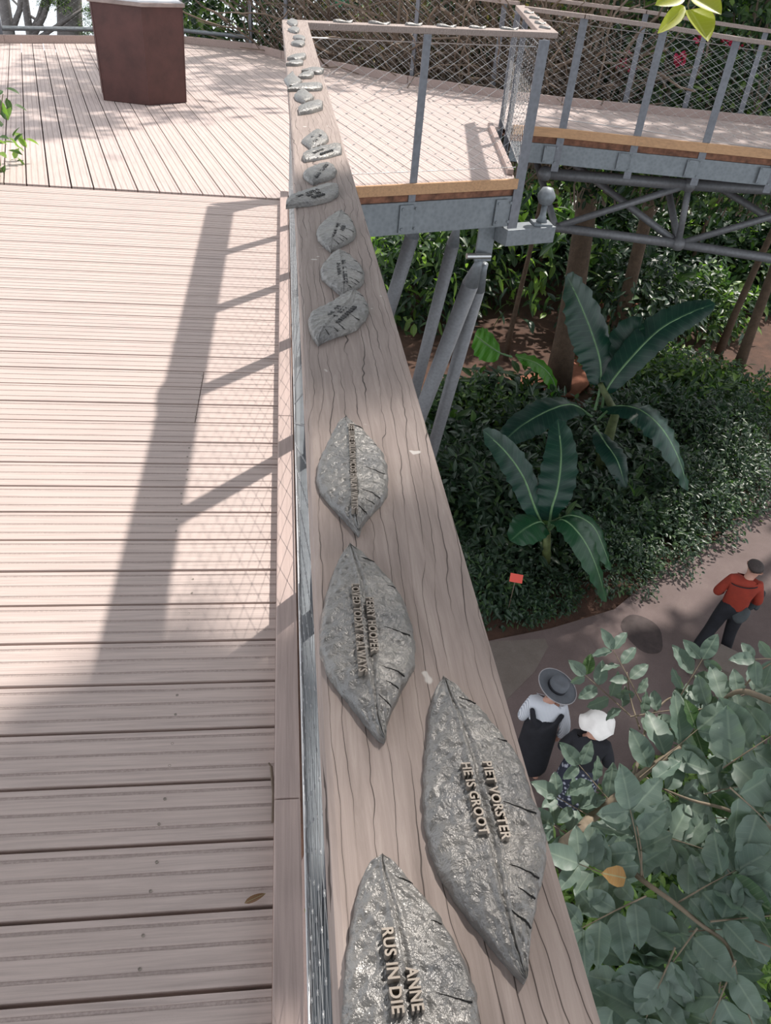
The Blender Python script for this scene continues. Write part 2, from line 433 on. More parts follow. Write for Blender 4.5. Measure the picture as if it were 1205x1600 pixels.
# ------------------------------------------------------------------ kickboards
def kick(path, label, h=.045, wd=.055, off=0.0, mat=KICK):
    return edge_piece('kickboard', path, .002, h, wd, mat, label, 'kickboard', bevel=.004, off=off)
mb = MB()
for ya, yb in ((-.35,.985),(.987,2.65),(2.652,4.3),(4.302,5.93)):
    mb.prism([(-.013,ya),(.043,ya),(.043,yb),(-.013,yb)], -.03, .045)
solo('kickboard', mb, KICK, 'long brown timber kickboard beside the walkway boards, under the near handrail', 'kickboard', base=(0,0,-.03), bevel=.004)
kick([(2.35,9.25),(2.05,7.05)][::-1], 'short timber kickboard on the platform side running back from the corner post', off=-.04, h=.05)
kick([(6.6,10.86),(7.8,10.7)], 'timber kickboard along the far side of the bridge walkway, right end', h=.10, off=.03)
edge_piece('kickboard', [(7.9,10.78),(6.6,10.93),(3.7,11.26)], .0, .10, .05, KICK, 'brown timber kickboard along the far side of the bridge walkway', 'kickboard', off=.0)
edge_piece('kickboard', [(3.7,11.26),(3.0,11.47),(1.75,12.12)], .0, .10, .05, KICK, 'weathered timber kickboard at the back of the platform before the dry hedge', 'kickboard')
edge_piece('kickboard', [(1.75,12.12),(.02,13.78),(-.45,14.48)], .0, .10, .05, KICK, 'timber kickboard slanting away behind the end of the near handrail', 'kickboard')
edge_piece('kickboard', [(-.45,14.48),(-1.55,14.68),(-3.85,13.03),(-7.5,10.65)], .0, .10, .06, KICK, 'pale timber kickboard behind the pedestal at the far left', 'kickboard')

# ------------------------------------------------------------------ balustrades
def post_mb(X, Y, z0, z1, d, fl=.07, web=.06, t=.010):
    mb = MB(); d = Vector((*d, 0)).normalized(); nn = Vector((d.y, -d.x, 0)); c = Vector((X, Y, (z0+z1)/2))
    mb.box(c+nn*(web/2), fl, t, z1-z0, (d, nn, Vector((0,0,1))))
    mb.box(c+d*(fl/2-t/2), t, web-t, z1-z0-.002, (d, nn, Vector((0,0,1))))
    return mb
def net_mb(a, b, z0, z1, cw=.15, ch=.086, r=.0011, fr=.0042, fl=.014, top2=None, ferr=True, sl=(0,0)):
    """diamond wire net with ferrules between a and b (xy), from z0 to z1; sl = z shift at both ends"""
    a = Vector((*a, 0)); b = Vector((*b, 0)); L = (b-a).length; d = (b-a)/L; H = z1-z0; mb = MB()
    P = lambda s, z: a + d*s + Vector((0, 0, z0+z+sl[0]+(sl[1]-sl[0])*s/L))
    k = ch/cw
    nmax = int(L/cw)+int(H/ch)+2
    for sg in (1, -1):
        for i in range(-int(H/ch)-2, nmax):
            # line z = sg*k*(s - i*cw)
            s0 = i*cw
            sa, sb = (s0, s0+H/k) if sg > 0 else (s0, s0-H/k)
            lo, hi = max(0, min(sa, sb)), min(L, max(sa, sb))
            if hi-lo < .01: continue
            mb.tube([P(lo, sg*k*(lo-s0)), P(hi, sg*k*(hi-s0))], r, 4, caps=False)
    if ferr:
        j = 0
        while j*ch/2 <= H:
            z = j*ch/2; s = (j % 2)*cw/2
            while s <= L:
                if s > .01: mb.tube([P(s-fl/2, z), P(s+fl/2, z)], fr, 5, mi=0)
                s += cw
            j += 1
    return mb
def cable(mb, p, q, r=.0035, sag=0): mb.tube([p, q], r, 6); return mb

RZ = 1.08; RT = .043
# near handrail with the cross rail and return rail: one balustrade
near = thing('balustrade', 'wooden handrail balustrade in the foreground carrying grey cast leaves, running away from the camera', 'balustrade', (.1, .1, -.35))
mb = MB()
mb.prism([(.031,-.30),(.177,-.30),(.174,6.13),(-.004,6.13),(.008,4.6),(.026,2.7)][::-1] if False else [(.031,-.30),(.177,-.30),(.168,6.13),(-.004,6.15),(.014,4.3),(.027,2.4)], RZ-RT, RZ)
rail = part('handrail', mb, RAILW, near, bevel=.006)
mb = MB(); mb.prism([(.07,-.28),(.135,-.28),(.13,6.05),(.06,6.05)], RZ-RT-.012, RZ-RT)
part('rail_plate', mb, STEELP, near)
for Y in (5.14+.87, 5.14, 4.27, 3.40, 2.53, 1.66, .79, -.08):
    part('post', post_mb(.105, Y, -.35, RZ-RT-.012, (0,1), .055, .05), STEELP, near)
part('wire_net', net_mb((.05,-.3), (.05,6.0), .07, .98, r=.0007, fr=.0015, fl=.008), WIREN, near)
for z in (.07,.985): mb = MB(); cable(mb, (.05,-.3,z), (.05,6.1,z), .0025); part('cable', mb, WIRE, near)

crossb = thing('balustrade', 'wooden railing across the middle distance with wire net, between near handrail and corner post', 'balustrade', (1.04,6.56,-.38))
A = Vector((.165,6.125)); B = Vector((2.215,7.155)); dd = (B-A).normalized(); ni = Vector((-dd.y, dd.x))
Ai = A+ni*.14; Bi = Vector((2.07,7.26))
mb = MB(); mb.prism([tuple(A), tuple(B), tuple(Bi), (.0,6.20)], RZ-RT, RZ)
part('handrail', mb, RAILW, crossb, bevel=.005)
part('post', post_mb(1.045, 6.585, -.38, RZ-RT, (.928,.373), .065, .05), STEELP, crossb)
part('corner_post', post_mb(2.035, 6.985, -.42, RZ-RT, (.928,.373), .10, .08, .012), STEELP, crossb)
part('wire_net', net_mb((.2,6.30), (2.02,7.05), .07, .975), WIRE, crossb)
for z in (.07,.978): mb = MB(); cable(mb, (.2,6.30,z), (2.02,7.05,z), .0042); part('cable', mb, WIRE, crossb)

ret = thing('balustrade', 'short wooden railing running back from the corner post, seen almost edge on', 'balustrade', (2.2,8.1,-.3))
e0 = onz(806, 8, 1.12); e1 = onz(820, 8, 1.12)
mb = MB(); mb.prism([tuple(Bi), (2.218,7.158), (e1.x, e1.y), (e0.x, e0.y)], [RZ-RT, RZ-RT, 1.077, 1.077][::1], [RZ+.0005, RZ+.0005, 1.12, 1.12])
part('handrail', mb, RAILW, ret, bevel=.005)
part('wire_net', net_mb((2.06,7.08), (2.40,9.3), .07, .985, sl=(0,.03)), WIRE, ret)
for z in (.07,.985): mb = MB(); cable(mb, (2.06,7.08,z), (2.40,9.3,z+.03)); part('cable', mb, WIRE, ret)
for (X, Y) in ((2.30,8.55), (2.42,9.33)):
    part('post', post_mb(X, Y, -.3, RZ-.01, (.15,.98), .065, .05), STEELP, ret)

brn = thing('balustrade', 'bridge railing on the right nearer the camera, grey steel posts under a timber rail', 'balustrade', (4.05,9.38,-.46))
rp = [(2.60,9.75,1.125), (3.2,9.51,1.118), (4.05,9.37,1.093), (4.84,9.25,1.054), (5.69,9.1,1.03), (7.2,8.88,.99)]
mb = MB()
for i in range(len(rp)-1): mb.bar(Vector(rp[i])-Vector((0,0,.021)), Vector(rp[i+1])-Vector((0,0,.021)), .13, .042)
part('handrail', mb, RAILW, brn, bevel=.004)
for i, (X, Y, z) in enumerate(rp[1:5]):
    part('post', post_mb(X, Y+.012, -.46, z-.042, (1,-.15), .085, .05), STEELP, brn)
for i in range(len(rp)-2):
    a, b_ = rp[i], rp[i+1]
    part('wire_net', net_mb((a[0],a[1]+.03), (b_[0],b_[1]+.03), .05, .94, sl=(a[2]-1.08, b_[2]-1.08)), WIRE, brn)
for z in (-1.03, -.10):
    mb = MB(); mb.tube([(a[0],a[1]+.03,a[2]+z) for a in rp], .0048, 6); part('cable', mb, WIRE, brn)

brf = thing('balustrade', 'bridge railing on the right farther from the camera, backed by flowering shrubs', 'balustrade', (5.4,11.15,-.3))
fp = [(2.9,11.95,1.16), (4.6,11.32,1.14), (5.4,11.2,1.10), (6.15,11.08,1.07), (7.6,10.85,1.03)]
mb = MB()
for i in range(len(fp)-1): mb.bar(Vector(fp[i])-Vector((0,0,.021)), Vector(fp[i+1])-Vector((0,0,.021)), .13, .042)
part('handrail', mb, RAILW, brf, bevel=.004)
for (X, Y, z) in fp[:4]: part('post', post_mb(X, Y, -.3, z-.042, (1,-.15), .07, .05), STEELP, brf)
for i in range(len(fp)-1):
    a, b_ = fp[i], fp[i+1]
    part('wire_net', net_mb(a[:2], b_[:2], .1, .98, r=.0012, fr=.003), WIRE, brf)

back = thing('balustrade', 'thin wire railing at the back of the platform in front of the brown hedge', 'balustrade', (.4,13.5,-.2))
bp = [(3.0,11.6), (1.8,12.25), (.05,13.9), (-.5,14.6)]
for i in range(len(bp)-1): part('wire_net', net_mb(bp[i], bp[i+1], .1, 1.0, r=.0013, fr=.003), WIRE, back)
for (X, Y) in bp: part('post', post_mb(X, Y, -.2, 1.05, (1,-.5), .05, .04), STEELP, back)
mb = MB()
for i in range(len(bp)-1): mb.bar((*bp[i],1.07), (*bp[i+1],1.07), .12, .04)
part('handrail', mb, RAILW, back)
lft = thing('balustrade', 'pale steel post and wire railing at the far left, behind the pedestal', 'balustrade', (-2.5,14.0,-.2))
lp = [(-.5,14.62), (-1.6,14.82), (-3.9,13.15), (-7.5,10.75)]
for i in range(len(lp)-1): part('wire_net', net_mb(lp[i], lp[i+1], .1, 1.0, r=.0011, fr=.003), WIREN, lft)
for (X, Y) in lp[1:3]: part('post', post_mb(X, Y, -.2, 1.05, (1,.3), .06, .05), STEELP, lft)
mb = MB()
for i in range(len(lp)-1):
    mb.bar((*lp[i],1.07), (*lp[i+1],1.07), .12, .04)
part('handrail', mb, RAILW, lft)
mb = MB()
for i in range(len(lp)-1): mb.tube([(*lp[i],.16), (*lp[i+1],.16)], .03, 8)
part('lower_tube', mb, STEEL, lft)

# ------------------------------------------------------------------ cast leaves on the rail
def interp_poly(P, ts):
    P = [Vector(p) for p in P]; L = [0]
    for i in range(1, len(P)): L.append(L[-1]+(P[i]-P[i-1]).length)
    out = []
    for t in ts:
        s = t*L[-1]; i = 1
        while i < len(L)-1 and L[i] < s: i += 1
        u = (s-L[i-1])/max(1e-9, L[i]-L[i-1]); out.append(P[i-1].lerp(P[i], min(1, max(0, u))))
    return out
def vnoise(x, y, s):
    return (math.sin(x*s+1.3*math.sin(y*s*.9+2.1))*math.cos(y*s*1.1+1.7*math.sin(x*s*.7)))
def cast_leaf(tip, right, left, end, label, text=None, z=RZ, nu=70, nv=22, th=.0075, lines=(), group='cast leaves on the near handrail', zf=None):
    """outline in photo pixels: from tip down the right side and the left side to end; laid on the rail top"""
    zz = z
    def W(p):
        return onz(p[0], p[1], zz+th*.8)
    Rr = [W(p) for p in [tip]+right+[end]]; Ll = [W(p) for p in [tip]+left+[end]]
    ts = [(.5-.5*math.cos(math.pi*i/nu))*.6+.4*i/nu for i in range(nu+1)]
    R2 = interp_poly(Rr, ts); L2 = interp_poly(Ll, ts)
    ctr = (R2[nu//2]+L2[nu//2])/2; base = Vector((ctr.x, ctr.y, z)); Lg = (R2[-1]-R2[0]).length
    t = thing('cast_leaf', label, 'plaque', base, group)
    mb = MB(); vs = []; uvs = []
    wmax = max((R2[i]-L2[i]).length for i in range(nu+1))
    for i in range(nu+1):
        wloc = (R2[i]-L2[i]).length/max(wmax, 1e-6)
        for j in range(nv+1):
            v = j/nv; p = L2[i].lerp(R2[i], v)
            jag = 0
            q = 2*abs(v-.5)
            if j in (0, nv) and 2 < i < nu-2:
                p = p + (R2[i]-L2[i])*((1 if j else -1)*(.006*math.sin(i*.9+1)+.005*math.sin(i*2.7)*math.sin(i*.31)))
            dome = .0055*(1-q**2)*min(1, wloc*1.6)
            rib = -.0012*math.exp(-((v-.5)/.018)**2) + .0016*math.exp(-((abs(v-.5)-.05)/.03)**2)
            ph = ts[i]*11 - q*2.0; side = .0008*math.cos(ph*2*math.pi)*q*(1-q*.3)
            ns = .0007*vnoise(p.x*1000, p.y*1000, .33)+.0005*vnoise(p.x*1000+50, p.y*1000, .83)
            # cracks on the right side
            ck = 0
            for (cu, cv0) in lines:
                dcr = abs(ts[i]-cu-(v-cv0)*.10); dcr2 = (v > cv0)
            edge = .0035*max(0, (q-.88)/.12)**2
            h = th + (dome + rib + side + ns - edge + ck)*(.4+.6*min(1, Lg/.2))
            vs.append((p.x, p.y, z+max(.003, h)))
    fs = []; W1 = nv+1
    for i in range(nu):
        for j in range(nv): fs.append((i*W1+j, (i+1)*W1+j, (i+1)*W1+j+1, i*W1+j+1))
    o = len(vs)
    # rim down to the rail
    rim = [i*W1 for i in range(nu+1)] + [nu*W1+j for j in range(1, nv+1)] + [i*W1+nv for i in range(nu-1, -1, -1)] + [j for j in range(nv-1, 0, -1)]
    for r_ in rim: vs.append((vs[r_][0], vs[r_][1], z+.0003))
    k = len(rim)
    for a in range(k): fs.append((rim[a], o+a, o+(a+1) % k, rim[(a+1) % k]))
    mb.add(vs, fs)
    body = part('leaf_casting', mb, BRONZE, t, True)
    if Lg > .06:
        for (cu, cv0) in lines:
            sl = []
            for q in range(7):
                v = cv0+(.95-cv0)*q/6; uu = min(.98, cu+(v-cv0)*.13); i_ = min(nu-1, max(1, min(range(nu+1), key=lambda ii: abs(ts[ii]-uu)))); fv = v*nv; j_ = min(nv-1, int(fv)); fr_ = fv-j_
                a_, b_ = Vector(vs[i_*W1+j_]), Vector(vs[i_*W1+j_+1]); i2 = min(nu, i_+1); c_ = Vector(vs[i2*W1+j_]).lerp(Vector(vs[i2*W1+j_+1]), fr_); fu = (uu-ts[i_])/max(1e-6, ts[i2]-ts[i_])
                sl.append(a_.lerp(b_, fr_).lerp(c_, min(1, max(-1, fu)))+Vector((0,0,.0001)))
            m2 = MB(); m2.tube(sl, [q_*min(1, Lg/.26) for q_ in (.0002,.0004,.0005,.0006,.0007,.0008,.0008)], 5); part('slit', m2, SLIT, t)
    if text:
        for (s, p0, p1, hgt) in text:   # text from pixel p0 to pixel p1 (baseline), letter height in metres
            a = onz(*p0, z+th+.005); b = onz(*p1, z+th+.005); d = (b-a); L = d.length; d.normalize(); up = Vector((-d.y, d.x, 0))
            cu = bpy.data.curves.new('lettering', 'FONT'); cu.body = s; cu.size = 1; cu.extrude = .10; cu.bevel_depth = .0; cu.resolution_u = 3
            cu.offset = .024; cu.space_character = 1.08
            ob = bpy.data.objects.new('tmp', cu); COL.objects.link(ob); bpy.context.view_layer.update()
            dg = bpy.context.evaluated_depsgraph_get(); me = bpy.data.meshes.new_from_object(ob.evaluated_get(dg))
            bpy.data.objects.remove(ob)
            xs = [v.co.x for v in me.vertices]; x0, x1 = min(xs), max(xs); ys = [v.co.y for v in me.vertices]; H = .72
            sx = L/(x1-x0); sy = hgt/H
            for v in me.vertices:
                q = a + d*((v.co.x-x0)*sx) + up*(v.co.y*sy)
                # follow the dome of the leaf
                v.co = Vector((q.x, q.y, 0)) + Vector((0, 0, z+th+.0035 + v.co.z*.036 + .0028)) - base
            me.materials.clear(); me.materials.append(INK)
            lo = bpy.data.objects.new('lettering', me); COL.objects.link(lo); lo.parent = t; lo['base'] = list(base)
            lo['label'] = 'raised capital letters'
    return t
def marks(t, rows, z=RZ+.0125):
    """illegible raised lettering: rows of small strokes between pixel pairs"""
    mb = MB()
    for p0, p1, h, n in rows:
        a = onz(*p0, z); b = onz(*p1, z); d = (b-a); L = d.length; d.normalize(); up = Vector((-d.y, d.x, 0))
        for i in range(n):
            c = a + d*(L*(i+.5)/n)
            if rnd.random() < .12: continue
            wv = L/n*.62
            mb.box(c+up*(h*.5), wv*.3, h, .004, (d, up, Vector((0,0,1))))
            mb.box(c+up*(h*rnd.choice((.12,.5,.88)))+d*wv*.3, wv*.6, h*.2, .004, (d, up, Vector((0,0,1))))
            if rnd.random() < .5: mb.box(c+up*(h*.5)+d*wv*.6, wv*.28, h*rnd.uniform(.5,1), .004, (d, up, Vector((0,0,1))))
    return part('lettering', mb, INKD, t, label='small raised letters')
P3 = lambda l: pts(460, 620, 6.025, l)
P4 = lambda l: pts(460, 840, 4.85, l)
P5 = lambda l: pts(620, 1040, 3.0786, l)
P6 = lambda l: pts(500, 1300, 4.0167, l)
P2 = lambda l: pts(460, 380, 6.694, l)
P1 = lambda l: pts(440, 190, 7.531, l)
P0 = lambda l: pts(400, 0, 4.572, l)
CR = ((.52,.68), (.70,.62), (.77,.70), (.82,.5), (.30,.85), (.12,.7))
# foreground, cut by the bottom of the frame
cast_leaf(P6([(390,148)])[0], P6([(450,175),(520,245),(590,330),(660,410),(740,500),(810,620),(880,740),(940,870),(985,1000),(1000,1120),(1005,1230),(985,1450),(900,1800)]),
          P6([(310,190),(260,290),(225,430),(200,560),(175,720),(155,880),(145,1050),(140,1205),(150,1400),(240,1750),(450,2050)]), P6([(700,2150)])[0],
          'large grey cast leaf cut off by the bottom of the frame',
          text=[('RUS IN DIE', *P6([(385,628),(452,1168)]), .0066), ('ANNE', *P6([(535,872),(577,1150)]), .0066)], nu=110, nv=40, lines=CR)
cast_leaf(P5([(222,55)])[0], P5([(290,100),(360,170),(440,240),(500,320),(560,390),(620,490),(645,600),(690,700),(718,800),(725,900),(710,1010),(685,1090),(670,1180),(650,1280),(640,1400),(630,1500)]),
          P5([(185,110),(155,210),(148,330),(135,440),(130,600),(132,720),(155,850),(190,960),(240,1050),(300,1140),(360,1220),(420,1290),(490,1380),(560,1460)]), P5([(618,1515)])[0],
          'biggest whole grey cast leaf, at the outer handrail edge',
          text=[('PIET VORSTER', *P5([(408,482),(502,858)]), .0064), ('HE IS GROOT', *P5([(306,488),(396,832)]), .0064)], nu=120, nv=44, lines=CR)
cast_leaf(P4([(420,52)])[0], P4([(510,110),(590,175),(670,250),(760,350),(830,460),(870,580),(905,700),(920,830),(915,960),(880,1030),(830,1110),(790,1200),(740,1300),(705,1400),(700,1500)]),
          P4([(370,110),(320,190),(280,300),(240,430),(210,580),(190,720),(195,850),(230,960),(270,1050),(340,1140),(420,1240),(500,1340),(570,1430),(640,1510)]), P4([(685,1530)])[0],
          'grey-brown cast leaf with two lines of capitals, touching the inner handrail edge',
          text=[('PERRY HOOPER', *P4([(540,482),(578,898)]), .0066), ('LOVED TODAY & ALWAYS', *P4([(432,380),(488,1050)]), .0066)], nu=100, nv=36, lines=CR)
cast_leaf(P3([(490,190)])[0], P3([(560,260),(640,305),(700,370),(770,440),(840,530),(875,630),(885,740),(880,900),(840,965),(790,1020),(710,1100),(640,1190),(620,1270)]),
          P3([(420,230),(360,330),(290,470),(240,570),(212,690),(215,800),(260,900),(330,980),(400,1060),(480,1140),(560,1230)]), P3([(605,1282)])[0],
          'grey cast leaf with one single line of raised capitals along its middle',
          text=[('LEE LUKE DILLON MCOS FINLAY WATTS', *P3([(510,285),(540,1090)]), .0064)], nu=90, nv=32, lines=CR)
t = cast_leaf(P2([(640,490)])[0], P2([(720,560),(775,640),(780,720),(740,790),(650,880),(560,920),(450,950),(350,985),(290,1015)]),
          P2([(530,520),(450,570),(400,610),(330,640),(240,680),(170,720),(140,810),(160,900),(200,980)]), P2([(250,1045)])[0],
          'slanting blue-grey cast leaf with three rows of letters, nearest of a close trio', nu=60, nv=24, lines=CR)
marks(t, [(*P2([(455,650),(325,775)]), .0065, 6), (*P2([(515,665),(400,770)]), .0065, 5), (*P2([(620,655),(430,825)]), .0065, 9)])
t = cast_leaf(P2([(460,70)])[0], P2([(560,110),(630,170),(700,230),(740,310),(725,400),(680,440),(600,490),(560,515)]),
          P2([(390,110),(340,170),(290,220),(270,290),(290,360),(350,410),(440,485)]), P2([(510,540)])[0],
          'blue-grey cast leaf with two rows of small letters, middle one of a close trio', nu=60, nv=24, lines=CR)
marks(t, [(*P2([(495,175),(520,415)]), .0068, 10), (*P2([(440,205),(455,335)]), .0068, 5)])
t = cast_leaf(P1([(710,1050)])[0], P1([(770,1100),(840,1170),(885,1290),(850,1370),(760,1420),(680,1460),(620,1490)]),
          P1([(640,1070),(550,1130),(470,1190),(420,1250),(410,1310),(430,1380),(510,1460)]), P1([(580,1512)])[0],
          'blue-grey cast leaf with a diagonal crack at its right, farthest of a close trio', nu=50, nv=20, lines=CR)
marks(t, [(*P1([(655,1190),(590,1350)]), .0075, 6), (*P1([(715,1220),(670,1305)]), .0075, 4)])
t = cast_leaf(P1([(660,800)])[0], P1([(675,830),(660,860),(580,910),(470,940),(350,965),(240,975),(130,990)]),
          P1([(650,740),(570,725),(450,750),(320,790),(200,830),(110,860),(55,920)]), P1([(50,1000)])[0],
          'long blue-grey cast leaf lying crosswise and overhanging the inner edge of the rail', nu=50, nv=16)
marks(t, [(*P1([(415,795),(165,880)]), .0085, 12), (*P1([(435,825),(280,870)]), .0085, 7), (*P1([(485,845),(345,885)]), .0085, 7)])
t = cast_leaf(P1([(560,490)])[0], P1([(620,520),(655,570),(630,630),(550,670),(450,695)]), P1([(450,500),(350,530),(270,570),(250,630),(300,680)]), P1([(375,725)])[0],
          'small pointed blue-grey cast leaf with one row of letters, just beyond the long crosswise leaf', nu=40, nv=16)
marks(t, [(*P1([(520,500),(385,650)]), .0085, 9)])
t = cast_leaf(P1([(700,275)])[0], P1([(712,320),(710,365),(620,390),(500,420),(380,440),(280,460)]), P1([(600,262),(560,275),(450,290),(330,330),(255,370)]), P1([(245,425)])[0],
          'long narrow grey cast leaf pointing to the outer rail edge, touching a diamond-shaped one', nu=40, nv=16)
marks(t, [(*P1([(490,320),(360,370)]), .0075, 7), (*P1([(590,330),(425,385)]), .0075, 8)])
t = cast_leaf(P1([(410,95)])[0], P1([(490,110),(545,160),(560,210),(510,260),(430,290)]), P1([(330,140),(260,190),(230,225),(290,270)]), P1([(350,320)])[0],
          'diamond-shaped grey cast leaf with a few letters, first one beyond the bare shaded stretch', nu=40, nv=16)
marks(t, [(*P1([(360,165),(345,185)]), .0085, 2), (*P1([(445,150),(365,240)]), .0085, 5)])
for tip, rg, lf, en, lab in (
    ((478,728), [(480,745),(480,765),(400,792)], [(420,720),(360,735),(300,760)], (310,803), 'sunlit grey cast leaf, flat and wide, nearest of the bright far cluster'),
    ((340,632), [(385,668),(418,690),(410,708)], [(300,650),(272,675),(285,700)], (352,727), 'pale grey rounded cast leaf behind the flat wide one in the far cluster'),
    ((470,600), [(480,612),(470,630),(420,634)], [(400,592),(310,597),(260,612)], (225,636), 'long pale cast leaf lying right across the rail in the far cluster'),
    ((262,508), [(285,545),(335,578),(300,612)], [(235,535),(198,560),(215,590)], (240,612), 'spiky pale cast leaf hanging over the inner rail edge in the far cluster'),
    ((412,516), [(418,528),(400,546),(350,548)], [(380,512),(340,518),(315,530)], (300,548), 'small sunlit cast leaf in the middle of the far cluster'),
    ((488,490), [(485,502),(470,516),(440,518)], [(440,488),(400,482),(350,492)], (325,505), 'curled pale cast leaf projecting beyond the outer rail edge'),
    ((340,440), [(338,452),(300,458),(270,458)], [(300,430),(260,435),(235,440)], (215,455), 'thin pale cast leaf behind the middle of the far cluster'),
    ((358,392), [(360,405),(335,420),(290,424)], [(330,383),(280,388),(245,398)], (222,415), 'flat dark grey cast leaf at the back of the far cluster'),
    ((348,296), [(352,308),(340,320),(325,326)], [(310,290),(270,292),(250,300)], (262,314), 'small notched cast leaf, nearer one of the second pair from the rail end'),
    ((352,268), [(354,276),(345,284),(330,282)], [(320,252),(290,247),(262,258)], (285,275), 'small cast leaf, farther one of the second pair from the rail end'),
    ((312,208), [(308,222),(290,230),(270,226)], [(290,194),(262,188),(225,206)], (250,220), 'small cast leaf, nearer one of the last pair at the rail end'),
    ((300,158), [(298,172),(285,181),(265,180)], [(280,138),(250,130),(220,148)], (240,168), 'small cast leaf at the very far corner of the near handrail')):
    cast_leaf(P0([tip])[0], P0(rg), P0(lf), P0([en])[0], lab, nu=16, nv=10, th=.012)
# plaques on the cross rail and the return rail
def far_leaf(c, d, L, wd, z, label, group):
    t = thing('cast_leaf', label, 'plaque', (c[0], c[1], z), group); d = Vector((*d, 0)).normalized(); nn = Vector((-d.y, d.x, 0)); mb = MB()
    n = 9; vs = []; fs = []
    for i in range(n+1):
        u = i/n; wv = wd*math.sin(math.pi*min(1, u*1.02+.02))**.8*(1+.08*math.sin(i*3))
        for v in (-1, -.5, 0, .5, 1):
            p = Vector((c[0], c[1], 0))+d*((u-.5)*L)+nn*(v*wv/2); vs.append((p.x, p.y, z+.006+.010*(1-v*v)+.006*math.sin(u*7+v)))
    for i in range(n):
        for j in range(4): fs.append((i*5+j, (i+1)*5+j, (i+1)*5+j+1, i*5+j+1))
    o = len(vs); rim = [i*5 for i in range(n+1)]+[n*5+j for j in (1,2,3,4)]+[i*5+4 for i in range(n-1,-1,-1)]+[3,2,1]
    for r_ in rim: vs.append((vs[r_][0], vs[r_][1], z+.0003))
    for a in range(len(rim)): fs.append((rim[a], o+a, o+(a+1) % len(rim), rim[(a+1) % len(rim)]))
    mb.add(vs, fs); part('leaf_casting', mb, BRONZE, t, True)
for i, s in enumerate((.14,.27,.40,.53,.66,.80)):
    c = A.lerp(B, s)+ni*.075
    far_leaf(c, (dd.x+.1*math.sin(i*2), dd.y+.15*math.cos(i*3)), .17, .08, RZ, 'cast leaf seen edge on, '+('first','second','third','fourth','fifth','sixth')[i]+' from the left on the crossing rail', 'cast leaves on the crossing rail')
for i, (s, lab) in enumerate(((.07,'dark cast leaf at the corner end of the short return rail'), (.22,'dark cast leaf second from the corner on the short return rail'), (.40,'dark cast leaf about halfway along the short return rail'), (.62,'dark cast leaf near the far end of the short return rail'))):
    a = Vector((2.15,7.25)); b_ = Vector(((e0.x+e1.x)/2, (e0.y+e1.y)/2)); c = a.lerp(b_, s)
    far_leaf(c, (.9,.25*(-1)**i), .10, .15, RZ+(.04)*s+.001, lab, 'cast leaves on the return rail')

# ------------------------------------------------------------------ struts and truss
def strut(pa, pb, za, zb, r, label, cap=True, r2=None):
    a = onz(*pa, za) if not isinstance(pa, Vector) else pa
    b_ = onz(*pb, zb) if not isinstance(pb, Vector) else pb
    t = thing('steel_strut', label, 'strut', b_)
    mb = MB(); mb.tube([a.lerp(b_, .05), b_], r, 20); part('tube', mb, TUBE, t, True)
    mb = MB(); mb.tube([a, a.lerp(b_, .012), a.lerp(b_, .05)], [r*.45, r*.5, r], 16); part('tapered_end', mb, STEEL, t, True)
    return t
Tn = Vector((1.93,7.35,-1.02))
def hit(px, py, Y, ): return onY(px, py, Y)
a = onY(750, 405, 7.3); strut(a, onY(560, 900, 8.9), 0, 0, .085, 'thick grey tubular strut leaning left from the platform corner, front one')
a = onY(758, 412, 7.45); strut(a, onY(620, 900, 9.6), 0, 0, .075, 'grey tubular strut behind the front one, steeper, from the platform corner')
a = onY(716, 350, 8.6); strut(a, onY(600, 800, 9.8), 0, 0, .075, 'slimmer grey tubular strut farther left under the platform')
a = onY(650, 350, 10.6); strut(a, onY(560, 640, 11.5), 0, 0, .10, 'dark tubular strut in deep shade under the platform')
gp = onY(758, 380, 7.3); mb = MB()
t = thing('pin_bracket', 'grey steel pin bracket hanging under the platform beam above the struts', 'bracket', gp)
mb.box(gp+Vector((-.0,0,.08)), .17, .03, .50, (Vector((1,.2,0)).normalized(), Vector((-.2,1,0)).normalized(), Vector((.0,0,1)))); part('gusset_plate', mb, STEEL, t, bevel=.004)
mb = MB(); pc = onY(748, 400, 7.22); mb.tube([pc-Vector((.12,.02,0)), pc+Vector((.12,.02,0))], .028, 10); part('pin', mb, WIRE, t)
pln = Vector((.15,1,0)); PQ = Vector((3.2,9.9,0))
def onp(x, y, off=0):
    d = ray(x, y); return CAM + d*(((PQ+Vector((0,off,0))-CAM).dot(pln))/d.dot(pln))
tr = thing('bridge_truss', 'grey tubular steel truss carrying the bridge walkway on the right', 'truss', onp(1060,380))
def tr_tube(nm, a, b_, r, off=0, r2=None): mb = MB(); mb.tube([a, b_], [r, r2 or r], 16); part(nm, mb, TUBE, tr, True)
n1 = onp(1077,289); n0 = onp(852,271); n2 = onp(1330,302)
tr_tube('top_chord', n0, n1, .067); tr_tube('top_chord', n1, n2, .067)
l0 = onp(868,355); l1 = onp(1060,381); l2 = onp(1340,425)
tr_tube('bottom_chord', l0, l1, .058); tr_tube('bottom_chord', l1, l2, .058)
tr_tube('vertical', n1, l1, .04)
tr_tube('diagonal', l0, n1+Vector((-.1,0,-.03)), .042); tr_tube('diagonal', l1, n2, .042)
k1 = onp(1040,330,1.2)+Vector((0,0,.0)); 
bk0 = n0+Vector((.2,1.3,0)); bk1 = n1+Vector((.2,1.3,0)); bk2 = n2+Vector((.2,1.3,0))
tr_tube('back_chord', bk0, bk1, .055); tr_tube('back_chord', bk1, bk2, .055)
tr_tube('diagonal', l1, bk0.lerp(bk1,.2), .045); tr_tube('diagonal', l1, bk1, .045); tr_tube('diagonal', l2, bk1.lerp(bk2,.1), .045); tr_tube('diagonal', l0, bk0, .045)
